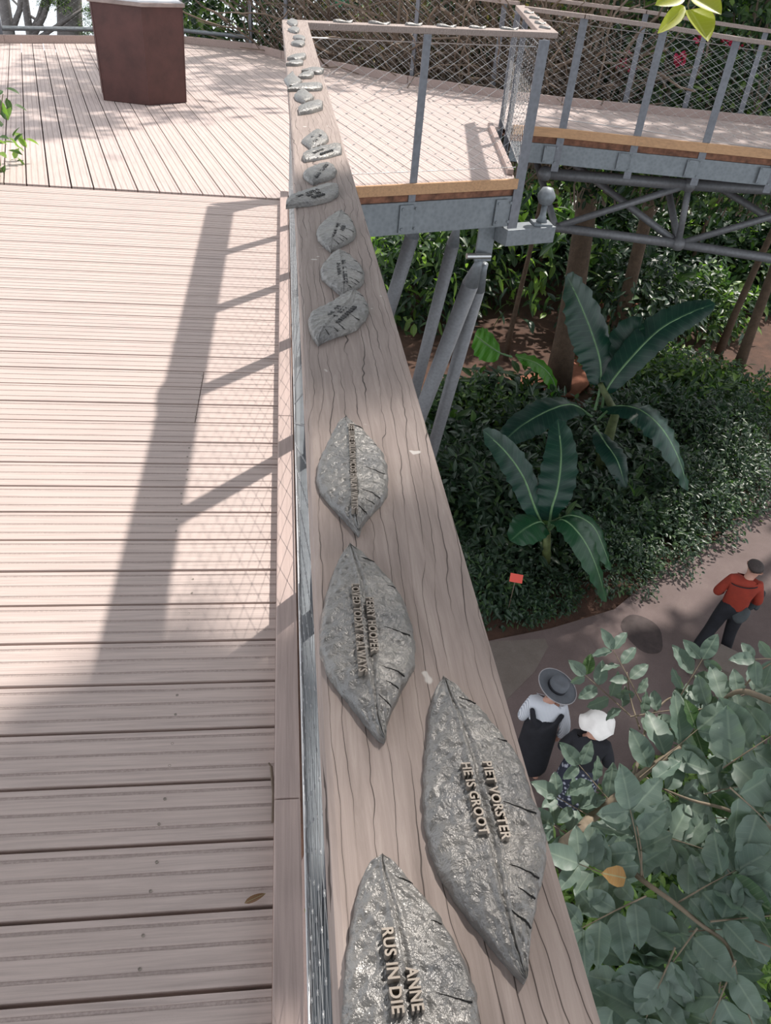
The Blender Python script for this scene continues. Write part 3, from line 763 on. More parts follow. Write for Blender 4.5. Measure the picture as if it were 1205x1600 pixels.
for nd in (n1, l1, n0):
    mb = MB(); mb.lathe(nd-Vector((0,0,.09)), [(.01,0),(.06,.02),(.09,.07),(.09,.11),(.06,.16),(.01,.18)], 14); part('node_ball', mb, TUBE, tr, True)

# ------------------------------------------------------------------ pedestal
pc = Vector((-1.42, 9.55, 0)); ped = thing('pedestal', 'hexagonal red-brown timber pedestal standing on the platform at top left', 'pedestal', pc)
v1 = Vector((-1.361,9.131)); v0 = Vector((-1.828,9.238)); v2 = Vector((-1.02,9.45))
hexp = [v0, v1, v2, Vector((-1.12,9.85)), Vector((-1.55,9.98)), Vector((-1.92,9.65))]
mb = MB(); sc2 = 1.045
n = 6; vs = [(p.x, p.y, 0.002) for p in hexp]+[(pc.x+(p.x-pc.x)*sc2, pc.y+(p.y-pc.y)*sc2, .86) for p in hexp]
mb.add(vs, [tuple(range(5,-1,-1)), tuple(range(6,12))]+[(i,(i+1)%6,6+(i+1)%6,6+i) for i in range(6)])
part('body', mb, PED, ped, bevel=.004)
for i in range(6):
    mb = MB(); a = Vector((*hexp[i], .003)); b_ = Vector((pc.x+(hexp[i].x-pc.x)*sc2, pc.y+(hexp[i].y-pc.y)*sc2, .86)); mb.tube([a, b_], .006, 6); part('corner_trim', mb, PED, ped)
mb = MB(); mb.prism([(pc.x+(p.x-pc.x)*1.12, pc.y+(p.y-pc.y)*1.12) for p in hexp], .86, .895); part('rim', mb, PEDD, ped, bevel=.006)
mb = MB(); mb.prism([(pc.x+(p.x-pc.x)*1.02, pc.y+(p.y-pc.y)*1.02) for p in hexp], .895, .91); part('top_panel', mb, WHITE, ped, label='white panel on top')

# ------------------------------------------------------------------ ground
G = -6.7
gx = [g.x for g in ()]
mb = MB(); Nn = 60; vs = []; fs = []
for i in range(Nn+1):
    for j in range(Nn+1):
        X = -22+i*1.1; Y = -6+j*.8
        vs.append((X, Y, G-.06+.03*math.sin(X*1.3+Y)*math.cos(Y*1.7)))
for i in range(Nn):
    for j in range(Nn): a = i*(Nn+1)+j; fs.append((a, a+Nn+1, a+Nn+2, a+1))
mb.add(vs, fs); solo('forest_floor', mb, SOIL, kind='structure', smooth=True)
pp = [onz(*p, G) for p in ((700,1015),(780,998),(860,982),(960,952),(1045,882),(1125,840),(1180,775),(1215,700),(1330,560))]
pathpoly = [(p.x, p.y) for p in pp]+[(20,10),(16,0),(6,-3),(1,-3),(0,4),(1.2,7.2)]
mb = MB(); mb.prism(pathpoly, G-.1, G); solo('path', mb, PATHM, kind='structure')
cp = [onz(*p, G+.004) for p in ((740,1003),(852,998),(857,1010),(835,1050),(800,1085),(760,1130))]
mb = MB(); mb.prism([(p.x,p.y) for p in cp], G-.02, G+.004); solo('concrete_apron', mb, CONC, kind='structure')
for pl, nm in ((((835,610),(905,540),(960,420),(1010,430),(985,540),(900,620)), 'mulch_bed'), (((760,600),(850,580),(850,640),(770,640)), 'mulch_bed')):
    cp = [onz(*p, G+.01) for p in pl]
    mb = MB(); mb.prism([(p.x,p.y) for p in cp], G-.04, G+.012); solo(nm, mb, REDSOIL, kind='structure')
# dark patch on the path: flat wavy-edged disc
c = onz(1005,990,G+.004); mb = MB()
mb.prism([(c.x+.30*math.cos(q)*(1+.1*math.sin(3*q)), c.y+.42*math.sin(q)) for q in [2*math.pi*i/28 for i in range(28)]], G-.01, G+.004)
solo('path_patch', mb, m_plain('dark_path_patch', (.055,.04,.038), .8), 'round dark patch in the middle of the path', 'patch', base=(c.x,c.y,G))
# stone blocks
for (p, L, W_, H_, yaw, lab) in (((1140,1055), .95, .42, .20, -.75, 'low grey stone block beside the path, lower flatter one by the leaf tips'), ((1180,1050), 1.15, .50, .38, -.75, 'taller grey stone block by the path at the right edge')):
    c = onz(*p, G+H_); mb = MB(); X = Vector((math.cos(yaw), math.sin(yaw), 0)); Y = Vector((-X.y, X.x, 0))
    mb.box((c.x, c.y, G+H_/2), L, W_, H_, (X, Y, Vector((0,0,1))))
    solo('stone_block', mb, CONC, lab, 'block', base=(c.x, c.y, G), bevel=.02)
# sign
sb = onz(792, 962, G); zt = onvert(798, 900, sb.x, sb.y)
sg = thing('plant_sign', 'small blank red sign on a thin stake in the bed below the banana plants', 'sign', sb)
mb = MB(); mb.tube([sb, (sb.x, sb.y, zt)], .0075, 8); part('stake', mb, TWIG, sg)
mb = MB(); vx = Vector((.96,-.28,0)).normalized(); vu = Vector((.14,.5,.85)).normalized(); mb.box((sb.x, sb.y-.02, zt), .19, .012, .13, (vx, vx.cross(-vu).normalized(), vu)); part('board', mb, m_plain('red_sign', (.75,.09,.06), .5, var=.05), sg)
gs = onY(531, -2, 13.9)
t = thing('notice_sign', 'small green and white notice fixed high on the hedge at the top of the frame', 'sign', gs)
mb = MB(); mb.box(gs, .32, .02, .26); part('board', mb, WHITE, t)
mb = MB(); mb.box(gs+Vector((0,-.012,-.06)), .29, .008, .11); part('green_band', mb, m_plain('sign_green', (.02,.30,.13), .5), t)

# ------------------------------------------------------------------ foliage tools
def leaf_mesh(name, mats, P, D, U, Ls, Ws, mi=None, ns=4, curl=.15, shape=0, wav=0.0):
    """many leaves in one mesh: base points P, directions D, up normals U, lengths, widths. grid ns x 2 with midrib"""
    P = np.asarray(P, float); D = np.asarray(D, float); U = np.asarray(U, float); n = len(P)
    D /= np.linalg.norm(D, axis=1)[:, None]+1e-9
    S = np.cross(D, U); S /= np.linalg.norm(S, axis=1)[:, None]+1e-9; Nn_ = np.cross(S, D)
    Ls = np.asarray(Ls, float)[:, None]; Ws = np.asarray(Ws, float)[:, None]
    V = []; UV = []
    for i in range(ns+1):
        u = i/ns
        wv = math.sin(math.pi*u**(.8 if shape == 0 else 1.0))**(.75) if 0 < u < 1 else .02
        for v in (-1, 0, 1):
            off = D*(u*Ls) + S*(v*.5*wv*Ws) + Nn_*(Ws*(.22*abs(v)*wv) - Ls*(curl*u*u) + Ws*wav*math.sin(u*19+v*2)*abs(v))
            V.append(P+off); UV.append((.5+.5*v*max(wv,.1), u))
    V = np.stack(V, 1).reshape(-1, 3); K = 3*(ns+1)
    fs = []
    for i in range(ns):
        for j in range(2): fs.append((i*3+j, i*3+j+1, (i+1)*3+j+1, (i+1)*3+j))
    fs = np.array(fs); nf = len(fs)
    Fa = (fs[None]+(np.arange(n)*K)[:, None, None]).reshape(-1, 4)
    me = bpy.data.meshes.new(name); me.vertices.add(len(V)); me.vertices.foreach_set('co', V.ravel())
    me.loops.add(Fa.size); me.loops.foreach_set('vertex_index', Fa.ravel().astype(np.int32))
    me.polygons.add(len(Fa)); me.polygons.foreach_set('loop_start', np.arange(0, Fa.size, 4, dtype=np.int32))
    if not isinstance(mats, (list, tuple)): mats = [mats]
    for q in mats: me.materials.append(q)
    if mi is not None: me.polygons.foreach_set('material_index', np.repeat(np.asarray(mi, np.int32), nf))
    uvl = me.uv_layers.new(name='UVMap'); UV = np.array(UV); uvl.data.foreach_set('uv', np.tile(UV, (n, 1))[Fa.ravel()].ravel())
    me.polygons.foreach_set('use_smooth', np.ones(len(Fa), bool))
    me.update(calc_edges=True); me.validate(); return me
def rdir(n, zmin=-1):
    v = nr.normal(size=(n*3, 3)); v /= np.linalg.norm(v, axis=1)[:, None]; v = v[v[:, 2] >= zmin][:n]; return v
def blob(name, mats, n, L, W_, rad=(1,1,1), shell=.6, mi=None, clusters=0, zmin=-1, droop=.35, ns=4):
    d = rdir(n, zmin)
    if len(d) < n: n = len(d)
    d = d[:n]; r = shell+(1-shell)*nr.rand(n)[:, None]**.7
    # lumpy surface
    lump = 1+.18*np.sin(d[:, :1]*7+1)*np.cos(d[:, 1:2]*6+2)+.12*np.sin(d[:, 2:]*9+d[:, :1]*5)
    P = d*r*lump*np.array(rad)
    if clusters:
        cc = nr.randint(0, clusters, n); cen = rdir(clusters*2, zmin)[:clusters]; cc = cc % len(cen)
        P = cen[cc]*np.array(rad)*(.55+.45*nr.rand(len(cen))[cc][:, None]) + nr.normal(size=(n, 3))*.16*np.array(rad)
    D = d*.7+nr.normal(size=(n, 3))*.5; D[:, 2] -= droop
    U = d*.5+np.array([0,0,1.0])+nr.normal(size=(n, 3))*.35
    return leaf_mesh(name, mats, P, D, U, L*(.6+.8*nr.rand(n)), W_*(.6+.8*nr.rand(n)), mi, ns=ns)
def put(name, me, loc, s, label, cat, group, rz=None, stems=None):
    o = bpy.data.objects.new(name, me); COL.objects.link(o); o.location = loc
    o.scale = (s, s, s) if isinstance(s, (int, float)) else s
    o.rotation_euler = (0, 0, rnd.uniform(0, 6.28) if rz is None else rz); o['base'] = list(loc)
    tag(o, label, cat, group); return o
mix3 = lambda n, p: nr.choice(len(p), size=n, p=p)
n_ = 1500
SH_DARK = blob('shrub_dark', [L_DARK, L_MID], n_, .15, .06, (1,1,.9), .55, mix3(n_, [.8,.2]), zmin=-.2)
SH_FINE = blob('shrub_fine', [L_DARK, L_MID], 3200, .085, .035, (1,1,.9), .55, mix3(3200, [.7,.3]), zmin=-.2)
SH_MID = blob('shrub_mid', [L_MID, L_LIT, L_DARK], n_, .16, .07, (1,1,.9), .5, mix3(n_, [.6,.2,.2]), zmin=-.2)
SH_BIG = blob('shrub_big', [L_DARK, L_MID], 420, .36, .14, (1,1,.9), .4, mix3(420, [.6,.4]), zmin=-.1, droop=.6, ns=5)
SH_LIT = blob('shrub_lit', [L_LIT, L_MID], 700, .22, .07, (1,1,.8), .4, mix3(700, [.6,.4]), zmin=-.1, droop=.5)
SH_AIR = blob('shrub_airy', [L_MID, L_LIT, L_DARK], 900, .17, .06, (1,1,1), .3, mix3(900, [.45,.25,.3]), clusters=26)
SH_DRY = blob('shrub_dry', [L_DRY, L_MID], 900, .13, .05, (1,1,1), .3, mix3(900, [.85,.15]), clusters=30)
CROWN = blob('crown', [L_MID, L_DARK], 2600, .24, .12, (1,1,.7), .25, mix3(2600, [.6,.4]), clusters=60)
CROWN2 = blob('crown_dense', [L_MID, L_DARK], 3600, .26, .14, (1,1,.7), .2, mix3(3600, [.6,.4]))

def tree(base, top, r, crown_mesh, crown_at, cs, label, bark=BARK, group=None, limbs=()):
    t = thing('tree', label, 'tree', base, group); a = Vector(base); b_ = Vector(top); mb = MB()
    k = 9; path = []
    for i in range(k):
        u = i/(k-1); p = a.lerp(b_, u)+Vector((math.sin(u*5+a.x)*.08, math.cos(u*4+a.y)*.08, 0))*min(1, u*3); path.append(p)
    mb.tube(path, [r*(1.35 if i == 0 else 1.08-.5*i/(k-1)) for i in range(k)], 12); part('trunk', mb, bark, t, True)
    for (u, d, L, rr) in limbs:
        s = a.lerp(b_, u); d = Vector(d).normalized(); mb = MB(); pth = [s+d*(L*q)+Vector((0,0,.15*math.sin(q*4))) for q in (0,.25,.5,.75,1)]
        mb.tube(pth, [rr*(1-.6*q) for q in (0,.25,.5,.75,1)], 8); part('branch', mb, bark, t, True)
    for i, (c, s) in enumerate(zip(crown_at, cs)):
        o = bpy.data.objects.new('foliage', crown_mesh if c[2] != 7.41 else SH_AIR); COL.objects.link(o); o.parent = t; o.location = Vector(c)-a; o.rotation_euler = (0,0,i*1.3)
        o.scale = (s,s,s) if isinstance(s, (int,float)) else s
    return t
#==JUNGLE==
# trunks seen below the bridge
g1 = onz(870,606,G); tp = onY(914,250,15.6)
def along(g, px, py, dy, z):
    p = onY(px, py, g.y+dy); d = p-g; return tuple(g+d*((z-g.z)/d.z))
tree(g1, along(g1,912,330,.3,3.4), .25, CROWN2, [(g1.x+1.8, g1.y+2, 4.4), (g1.x-1.2, g1.y+3.0, 4.0)], (2.6,2.2), 'thick brown tree trunk rising behind the big banana plant, tallest in view')
g2 = onz(957,548,G)
tree(g2, along(g2,1018,330,.3,3.2), .17, CROWN, [(g2.x+2.4, g2.y+1.2, 4.2)], (2.2,), 'slimmer brown tree trunk to the right of the thick one, below the bridge truss')
g3 = onz(1145,600,G)
tree(g3, along(g3,1203,440,.2,3.2), .12, CROWN, [(g3.x+5.8, g3.y-.6, 4.8)], (2.3,), 'brown tree trunk leaning right at the right edge below the bridge')
g4 = onz(1120,560,G)
tree(g4, along(g4,1190,400,.2,2.8), .09, CROWN, [(g4.x+3.4, g4.y+1.8, 3.8)], (1.8,), 'thin dark trunk beside the right-leaning trunk')
for i, (p, wh) in enumerate((((1010,430),'behind the slimmer trunk'),((1060,460),'right of the slimmer trunk'),((830,450),'between struts and thick trunk'),((790,560),'nearest the struts'),((1180,420),'farthest right'))):
    g = onz(*p, G); tree(g, (g.x+rnd.uniform(-.5,1.0), g.y+.3, .5), .06, SH_AIR, [(g.x+.3, g.y+.3, 1.2)], (1.6,), 'thin sapling stem beneath the bridge, '+wh, group='saplings under the bridge')
# dense undergrowth around the banana plants
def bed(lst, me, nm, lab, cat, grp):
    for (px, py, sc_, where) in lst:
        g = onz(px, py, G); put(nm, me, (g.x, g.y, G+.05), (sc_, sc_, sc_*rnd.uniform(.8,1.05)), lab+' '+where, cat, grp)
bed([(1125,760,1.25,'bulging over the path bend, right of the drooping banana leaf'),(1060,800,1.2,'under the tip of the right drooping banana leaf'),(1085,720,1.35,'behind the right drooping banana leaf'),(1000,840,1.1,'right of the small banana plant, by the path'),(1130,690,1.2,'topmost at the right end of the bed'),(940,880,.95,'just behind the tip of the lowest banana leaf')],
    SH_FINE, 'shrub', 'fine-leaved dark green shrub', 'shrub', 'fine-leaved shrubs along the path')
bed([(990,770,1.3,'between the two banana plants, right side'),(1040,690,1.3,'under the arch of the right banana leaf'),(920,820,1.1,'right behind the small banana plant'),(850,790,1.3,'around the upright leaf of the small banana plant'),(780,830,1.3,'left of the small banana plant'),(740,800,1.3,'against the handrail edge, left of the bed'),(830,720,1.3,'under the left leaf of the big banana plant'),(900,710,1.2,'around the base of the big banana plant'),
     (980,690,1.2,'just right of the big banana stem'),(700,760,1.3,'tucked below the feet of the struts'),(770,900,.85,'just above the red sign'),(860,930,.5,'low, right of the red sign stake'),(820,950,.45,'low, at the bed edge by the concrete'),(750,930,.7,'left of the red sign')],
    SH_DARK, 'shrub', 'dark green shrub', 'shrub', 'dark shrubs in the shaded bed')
bed([(1000,620,1.1,'right of the big banana crown'),(1060,640,1.2,'beyond the arch of the right banana leaf'),(940,560,.8,'between the two brown trunks'),(1030,590,1.0,'below the foot of the slimmer trunk'),(1100,610,1.1,'left of the leaning trunks'),(1160,640,1.0,'below the leaning trunks, right edge'),(720,660,1.1,'right beside the lower struts'),(780,680,1.0,'behind the left leaves of the banana plants')],
    SH_MID, 'shrub', 'mid green leafy shrub', 'shrub', 'mid green shrubs behind the bananas')
bed([(985,800,.9,'in the middle of the bed'),(960,830,.8,'near the lowest banana leaf, right'),(880,860,.7,'under the small banana plant'),(800,640,.9,'below the young sunlit banana shoot'),(740,640,.9,'between struts and young banana shoot'),(690,700,1.0,'low by the struts at the handrail')],
    SH_BIG, 'broad_leaved_plant', 'broad-leaved dark plant', 'plant', 'broad-leaved plants in the bed')
for i in range(34):
    X = rnd.uniform(2, 24); Y = rnd.uniform(19, 30); me = rnd.choice((SH_AIR, SH_MID, SH_DARK, SH_AIR)); s = rnd.uniform(1.3, 2.4)
    put('shrub', me, (X, Y, G+rnd.choice((.3,.8,1.6))), s, 'green bush in the jungle far below the bridge', 'shrub', 'bushes in the distant jungle')
for i in range(34):
    X = rnd.uniform(2, 27); Y = rnd.uniform(25, 33); s = rnd.uniform(2.2, 3.4)
    put('shrub', rnd.choice((SH_AIR, SH_MID, SH_DARK, SH_LIT)), (X, Y, G+rnd.uniform(1.8,5.6)), s, 'tall leafy thicket closing off the view at the back of the jungle', 'shrub', 'thickets at the back of the jungle')
# grey rocks glimpsed through the leaves
for (px, py, s, lab) in ((895,400,.9,'pale grey rock glimpsed behind the thick trunk'), (1010,345,1.0,'pale grey rock behind the slimmer trunk'), (1020,470,.7,'low pale rock near the slimmer trunk base')):
    c = onz(px, py, G); mb = MB(); mb.lathe((c.x, c.y, G-.1), [(s*.9,0),(s,.2*s),(s*.8,.5*s),(s*.45,.75*s),(s*.05,.85*s)], 9); solo('rock', mb, ROCK, lab, 'rock', base=(c.x, c.y, G-.1))

# hedge of dry brown climbers behind the platform
def twig_hedge(path, z0, z1, n, label):
    t = thing('climber_hedge', label, 'hedge', (*path[0], z0)); mb = MB()
    L = len(path)-1
    for i in range(n):
        q = rnd.uniform(0, L-1e-6); k = int(q); u = q-k; X = path[k][0]*(1-u)+path[k+1][0]*u; Y = path[k][1]*(1-u)+path[k+1][1]*u+rnd.uniform(0, .7)
        z = rnd.uniform(z0, z0+1.2); p = Vector((X, Y, z)); pth = [p]; d = Vector((rnd.uniform(-.5,.5), rnd.uniform(-.2,.2), 1)).normalized()
        for s in range(rnd.randint(5, 11)):
            d = (d+Vector((rnd.uniform(-.5,.5), rnd.uniform(-.3,.3), rnd.uniform(-.35,.3)))).normalized(); p = p+d*rnd.uniform(.15,.35)
            if p.z > z1: break
            pth.append(p.copy())
        if len(pth) > 2: mb.tube(pth, rnd.uniform(.006,.017), 4, caps=False)
    part('stems', mb, TWIG, t)
    return t
h1 = twig_hedge([(-.2,14.9),(1.8,12.7),(3.2,12.0),(4.6,11.7)], -1.2, 1.9, 900, 'tangled hedge of dry brown climber stems behind the platform')
def hedge_leaves(t, path, z0, z1, n, mats, p, L, W_, name='foliage', dy=.8):
    b = base_of(t); P = []; 
    for i in range(n):
        q = rnd.uniform(0, len(path)-1-1e-6); k = int(q); u = q-k
        P.append((path[k][0]*(1-u)+path[k+1][0]*u-b.x, path[k][1]*(1-u)+path[k+1][1]*u+rnd.uniform(.1,dy)-b.y, rnd.uniform(z0, z1)-b.z))
    D = nr.normal(size=(n,3)); D[:,2] -= .4; U = nr.normal(size=(n,3))*.5+np.array([0,-.6,.8])
    me = leaf_mesh(name, mats, P, D, U, L*(.6+.8*nr.rand(n)), W_*(.6+.8*nr.rand(n)), mix3(n, p))
    o = bpy.data.objects.new(name, me); COL.objects.link(o); o.parent = t; o['base'] = list(b); return o
hedge_leaves(h1, [(-.2,14.9),(1.8,12.7),(3.2,12.0),(4.6,11.7)], -1.3, 1.9, 5200, [L_DRY, L_MID, L_DARK], [.6,.12,.28], .10, .045)
h2p = [(4.3,11.75),(5.5,11.6),(6.6,11.5),(8.5,11.4)]
h2 = thing('flowering_hedge', 'dark green hedge with pink flowers behind the far bridge railing', 'hedge', (4.4,11.9,-1.5))
hedge_leaves(h2, h2p, -1.4, 1.9, 5200, [L_DARK, L_MID, L_LIT], [.35,.5,.15], .14, .065)
mb = MB()
for i in range(60):
    X = rnd.uniform(4.4,8.4); p = Vector((X, 11.9+rnd.uniform(0,.5), -1.5)); pth = [p]
    for s in range(9): p = p+Vector((rnd.uniform(-.12,.12), rnd.uniform(-.08,.08), .36)); pth.append(p)
    mb.tube(pth, rnd.uniform(.008,.02), 5, caps=False)
part('stems', mb, TWIG, h2)
for k, (px, py, s) in enumerate(((975,100,10),(985,108,8),(1060,95,13),(1065,88,9),(1095,62,10),(1135,63,9),(1142,68,8),(1158,68,7),(1095,80,8),(980,82,6),(1132,60,6))):
    c = onY(px, py, 11.75); n = 12; P = np.tile(np.array(c-base_of(h2)), (n,1))+nr.normal(size=(n,3))*.02*(s/8)
    me = leaf_mesh('flower', PINK, P, rdir(n*2)[:n], rdir(n*2)[:n], [.0065*s]*n, [.005*s]*n); o = bpy.data.objects.new('flower', me); COL.objects.link(o); o.parent = h2; o['label'] = 'pink flower cluster'
for i in range(22):
    X = 1.2+i*.42+rnd.uniform(-.2,.2); Y = 14.6+rnd.uniform(0,2.2)-(.8 if X > 4 else 0)
    if 5.15 < X*12/Y < 5.45: continue
    put('thicket', rnd.choice((SH_DARK, SH_FINE, SH_DRY, SH_DRY)) if X < 5 else rnd.choice((SH_DARK, SH_MID, SH_DARK)), (X, Y, rnd.uniform(-1.6,.6)), (1.2,1.2,1.5), 'dim tangled thicket filling the gaps behind the hedges beyond the railings', 'thicket', 'thickets behind the hedges')
# green hedge behind pedestal, and trees at far left
h3p = [(-2.9,14.2),(-1.6,15.2),(-.4,15.0),(.4,14.5)]
h3 = thing('leafy_hedge', 'fresh green leafy bank behind the pedestal and far end of the platform', 'hedge', (-1.2,15.3,-2))
hedge_leaves(h3, [(-1.75,15.2),(-1.2,15.3),(-.3,15.0),(.3,14.7)], -1.8, 2.2, 5200, [L_MID, L_LIT, L_DARK], [.45,.2,.35], .18, .075, dy=1.5)
hedge_leaves(h3, [(-2.0,15.0),(-1.8,15.2)], -1.8, -.1, 60, [L_MID, L_LIT, L_DARK], [.4,.4,.2], .20, .06, dy=.5, name='low_foliage')
def lefttree(px0, px1, Y, r, label, limbs=()):
    b_ = onY(px0[0], px0[1], Y); tpx = onY(px1[0], px1[1], Y); d = (tpx-b_).normalized()
    base = b_-d*((b_.z-G)/d.z) if d.z > .2 else b_; base = Vector((b_.x+(b_.x-tpx.x)*.5, Y, G)); top = tpx+d*4.2
    t = thing('tree', label, 'tree', base); mb = MB(); mb.tube([base, b_, tpx, top], [r*1.15, r, r*.95, r*.8], 12); part('trunk', mb, BARKG, t, True)
    for (p, q, rr) in limbs:
        mb = MB(); a = onY(*p, Y); c = onY(*q, Y); m_ = a.lerp(c, .5)+Vector((.05,0,.03)); mb.tube([a, m_, c, c+(c-a)*.8], [rr, rr*.85, rr*.7, rr*.5], 8); part('branch', mb, BARKG, t, True)
    o = bpy.data.objects.new('foliage', SH_AIR); COL.objects.link(o); o.parent = t; o.location = top-base+Vector((0,0,.6)); o.scale = (1.6,)*3
    return t
lefttree((16,64),(5,-5), 14.6, .09, 'grey tree trunk with a forked branch at the top left corner', [((20,45),(32,-8),.05)])
lefttree((110,70),(108,-5), 15.2, .20, 'thick dark trunk left of the pedestal, seen against bright haze', [((100,60),(62,90),.05)])
lefttree((48,62),(38,-6), 15.0, .06, 'slender grey leaning stems between the two left trunks', [((50,60),(78,-6),.055),((60,60),(98,35),.04),((45,55),(66,5),.04),((75,55),(40,20),.03)])
for (px, py, s, lab_) in ((70,3,.14,'leaf spray between the slender stems'),(141,58,.20,'leaf spray lowest by the pedestal edge'),(143,22,.16,'leaf spray touching the pedestal rim'),(92,0,.2,'leaf spray over the thick trunk')):
    c = onY(px, py, 14.9); put('leaf_spray', SH_AIR, c, s, lab_+' before the bright haze', 'leaves', 'leaf sprays at the top left')
# distant pale growth far below and behind to close the view at left lower edge
# left edge plant
c = Vector((-2.05,6.1,-.2)); t = thing('trailing_plant', 'small light green plant poking through at the left edge of the walkway', 'plant', c); n = 90
P = np.column_stack([nr.uniform(-.12,.17,n), nr.uniform(-.3,.5,n), nr.uniform(0,.75,n)]); D = nr.normal(size=(n,3)); D[:,0] += .3
me = leaf_mesh('foliage', [L_MID, L_LIT], P, D, nr.normal(size=(n,3))*.4+np.array([0,0,1]), [.10]*n, [.045]*n, mix3(n,[.5,.5])); o = bpy.data.objects.new('foliage', me); COL.objects.link(o); o.parent = t
mb = MB()
for i in range(6): mb.tube([c+Vector((rnd.uniform(-.1,.1), rnd.uniform(-.2,.4), 0)), c+Vector((rnd.uniform(-.1,.15), rnd.uniform(-.2,.4), .7))], .004, 5)
part('stem', mb, TWIGG, t)

# unseen trees whose crowns are added and shaped to shade path, bed and deck
def shade_tree(base, crowns, label):
    b = Vector((*base, G)); tops = crowns[0][0]
    tree(b, (tops[0], tops[1], tops[2]-.3), .26, CROWN2, [c for c, s in crowns], [s for c, s in crowns], label)
SHADE = True
if SHADE:
    shade_tree((12.5,8.5), [((13,11.8,4.4),(2.4,2.2,1.6)), ((10.2,9.5,5.2),(2.4,2.4,1.8)), ((15,9.5,4.2),(2.8,2.8,1.8))], 'unseen tall tree added right of the view to shade the path')
    shade_tree((9,3.0), [((9.0,4.4,4.8),(2.3,2.3,1.5)), ((6.3,4.1,5.8),(1.7,1.6,1.2)), ((11.5,6.2,4.6),(2.4,2.4,1.6))], 'unseen tall tree added right of the walkway for its shade')
    shade_tree((6.0,-1.8), [((1.5,4.15,7.4),(1.1,.85,.7)), ((4.9,4.1,7.4),(1.2,1.0,.8)), ((3.07,4.68,7.4),(.34,.62,.3)), ((3.5,1.45,7.3),(2.2,1.2,.9)), ((3.05,4.0,7.41),(.55,.45,.4)), ((3.25,3.25,7.41),(.5,.35,.4)), ((-1.5,2.6,6.6),(2.0,1.6,1.2)), ((.2,-.4,5.6),(1.5,1.4,1.0)), ((-3.2,.4,6.2),(2.4,2.2,1.3)), ((-2.2,-2.6,5.4),(2.6,2.2,1.4)), ((2.6,-2.8,5.0),(2.4,2.0,1.3)), ((-4.6,3.4,6.8),(1.8,1.5,1.1)), ((0,1.6,7.0),(1.8,1.8,1.2)), ((-.5,-1.2,6.0),(2.4,1.8,1.3)), ((3.2,-.8,6.4),(2.2,1.6,1.3))], 'unseen tall tree beside the near end of the walkway, crowns shaped for shade')  # crown sizes and gaps chosen for the sun patches on rail and deck

    t9 = tree((1.2,17.5,G), (1.0,15.5,4.8), .22, SH_AIR, [(.2,11.6,5.2),(-1.6,12.4,5.6),(1.2,14.4,5.4),(-2.6,10.6,5.8)], [1.7,1.6,1.8,1.5], 'tall airy tree behind the dry hedge, unseen crown added for dappled shade', limbs=((.97,(-.2,-1,.12),4.2,.08),))  # crown hung out of view to dapple the platform
    t9 = tree((16.0,14.6,G), (12.0,14.2,5.2), .22, SH_AIR, [(7.6,12.9,5.8),(9.6,13.6,5.8),(11.0,12.2,5.4),(8.8,15.4,6)], [1.9,1.9,1.9,1.9], 'tall airy tree behind the flowering hedge, unseen crown added for dappled shade')  # foliage added above the frame so leaf shadows fall on the bridge
# ------------------------------------------------------------------ banana plants
def catmull(P, n):
    P = [Vector(p) for p in P]; P = [P[0]*2-P[1]]+P+[P[-1]*2-P[-2]]; out = []
    for k in range(1, len(P)-2):
        for i in range(n):
            t = i/n; a, b_, c, d = P[k-1:k+3]
            out.append(.5*((2*b_)+(c-a)*t+(2*a-5*b_+4*c-d)*t*t+(-a+3*b_-3*c+d)*t**3))
    out.append(P[-2]); return out
def banana_leaf(par, path, width, mat, up=(0,0,1), stalk=.12, fold=.18, tears=.05, seed=0):
    width *= 1.38
    C = catmull(path, 7); n = len(C); mb = MB(); vs = []; fs = []; uv = []; r = random.Random(seed); up = Vector(up)
    nv = 5
    for i, p in enumerate(C):
        u = i/(n-1); t = (C[min(i+1,n-1)]-C[max(i-1,0)]).normalized(); s = t.cross(up)
        s = s.normalized() if s.length > 1e-3 else Vector((1,0,0)); nn = s.cross(t)
        k = max(0.0, (u-stalk)/(1-stalk)); wv = width*(math.sin(math.pi*min(1, k*.93+.05))**.55 if k > 0 else .03)
        if i == n-1: wv = width*.05
        for j in range(-nv, nv+1):
            v = j/nv; ed = 1+(.06*math.sin(i*2.4+j)+tears*r.uniform(-.5,.2))*(abs(v) > .9)
            rp_ = .012*math.sin(i*1.9)*abs(v)
            vs.append(p+s*(v*wv*.5*ed)+nn*(-fold*wv*.5*v*v+.05*wv*(1-abs(v))*0+rp_*width*3)); uv.append((.5+.5*v, u))
    W1 = 2*nv+1
    for i in range(n-1):
        for j in range(W1-1): fs.append((i*W1+j, i*W1+j+1, (i+1)*W1+j+1, (i+1)*W1+j))
    mb.add(vs, fs); b = base_of(par); me = mb.mesh('leaf_blade', mat, True, b)
    ul = me.uv_layers.new(name='UVMap')
    for lp_ in me.loops: ul.data[lp_.index].uv = uv[lp_.vertex_index]
    o = part('leaf_blade', me, mat, par)
    mb = MB(); k0 = max(2, n-3); mb.tube([q-Vector((0,0,.012)) for q in C[:k0]], [.022*(1-.8*i/k0)+.004 for i in range(k0)], 6); part('midrib', mb, m_rib, o, True)
    return o
m_rib = m_plain('banana_midrib', (.14,.26,.12), .5)
bb = onz(925,772,G); B1 = thing('banana_plant', 'large banana plant with long dark leaves, centre of the bed below the bridge', 'plant', bb)
def zat(px, py, dx=0, dy=0): 
    X, Y = bb.x+dx, bb.y+dy; z = onvert(px, py, X, Y); return Vector((X, Y, z))
cr = zat(935,640)
def q1(px, py, dY): return onY(px, py, bb.y+dY)
mb = MB(); mb.tube([bb, cr.lerp(bb,.4), cr, q1(938,600,0)], [.13,.11,.08,.05], 12); part('pseudostem', mb, m_plain('banana_stem', (.10,.13,.05), .6, var=.4), B1, True)
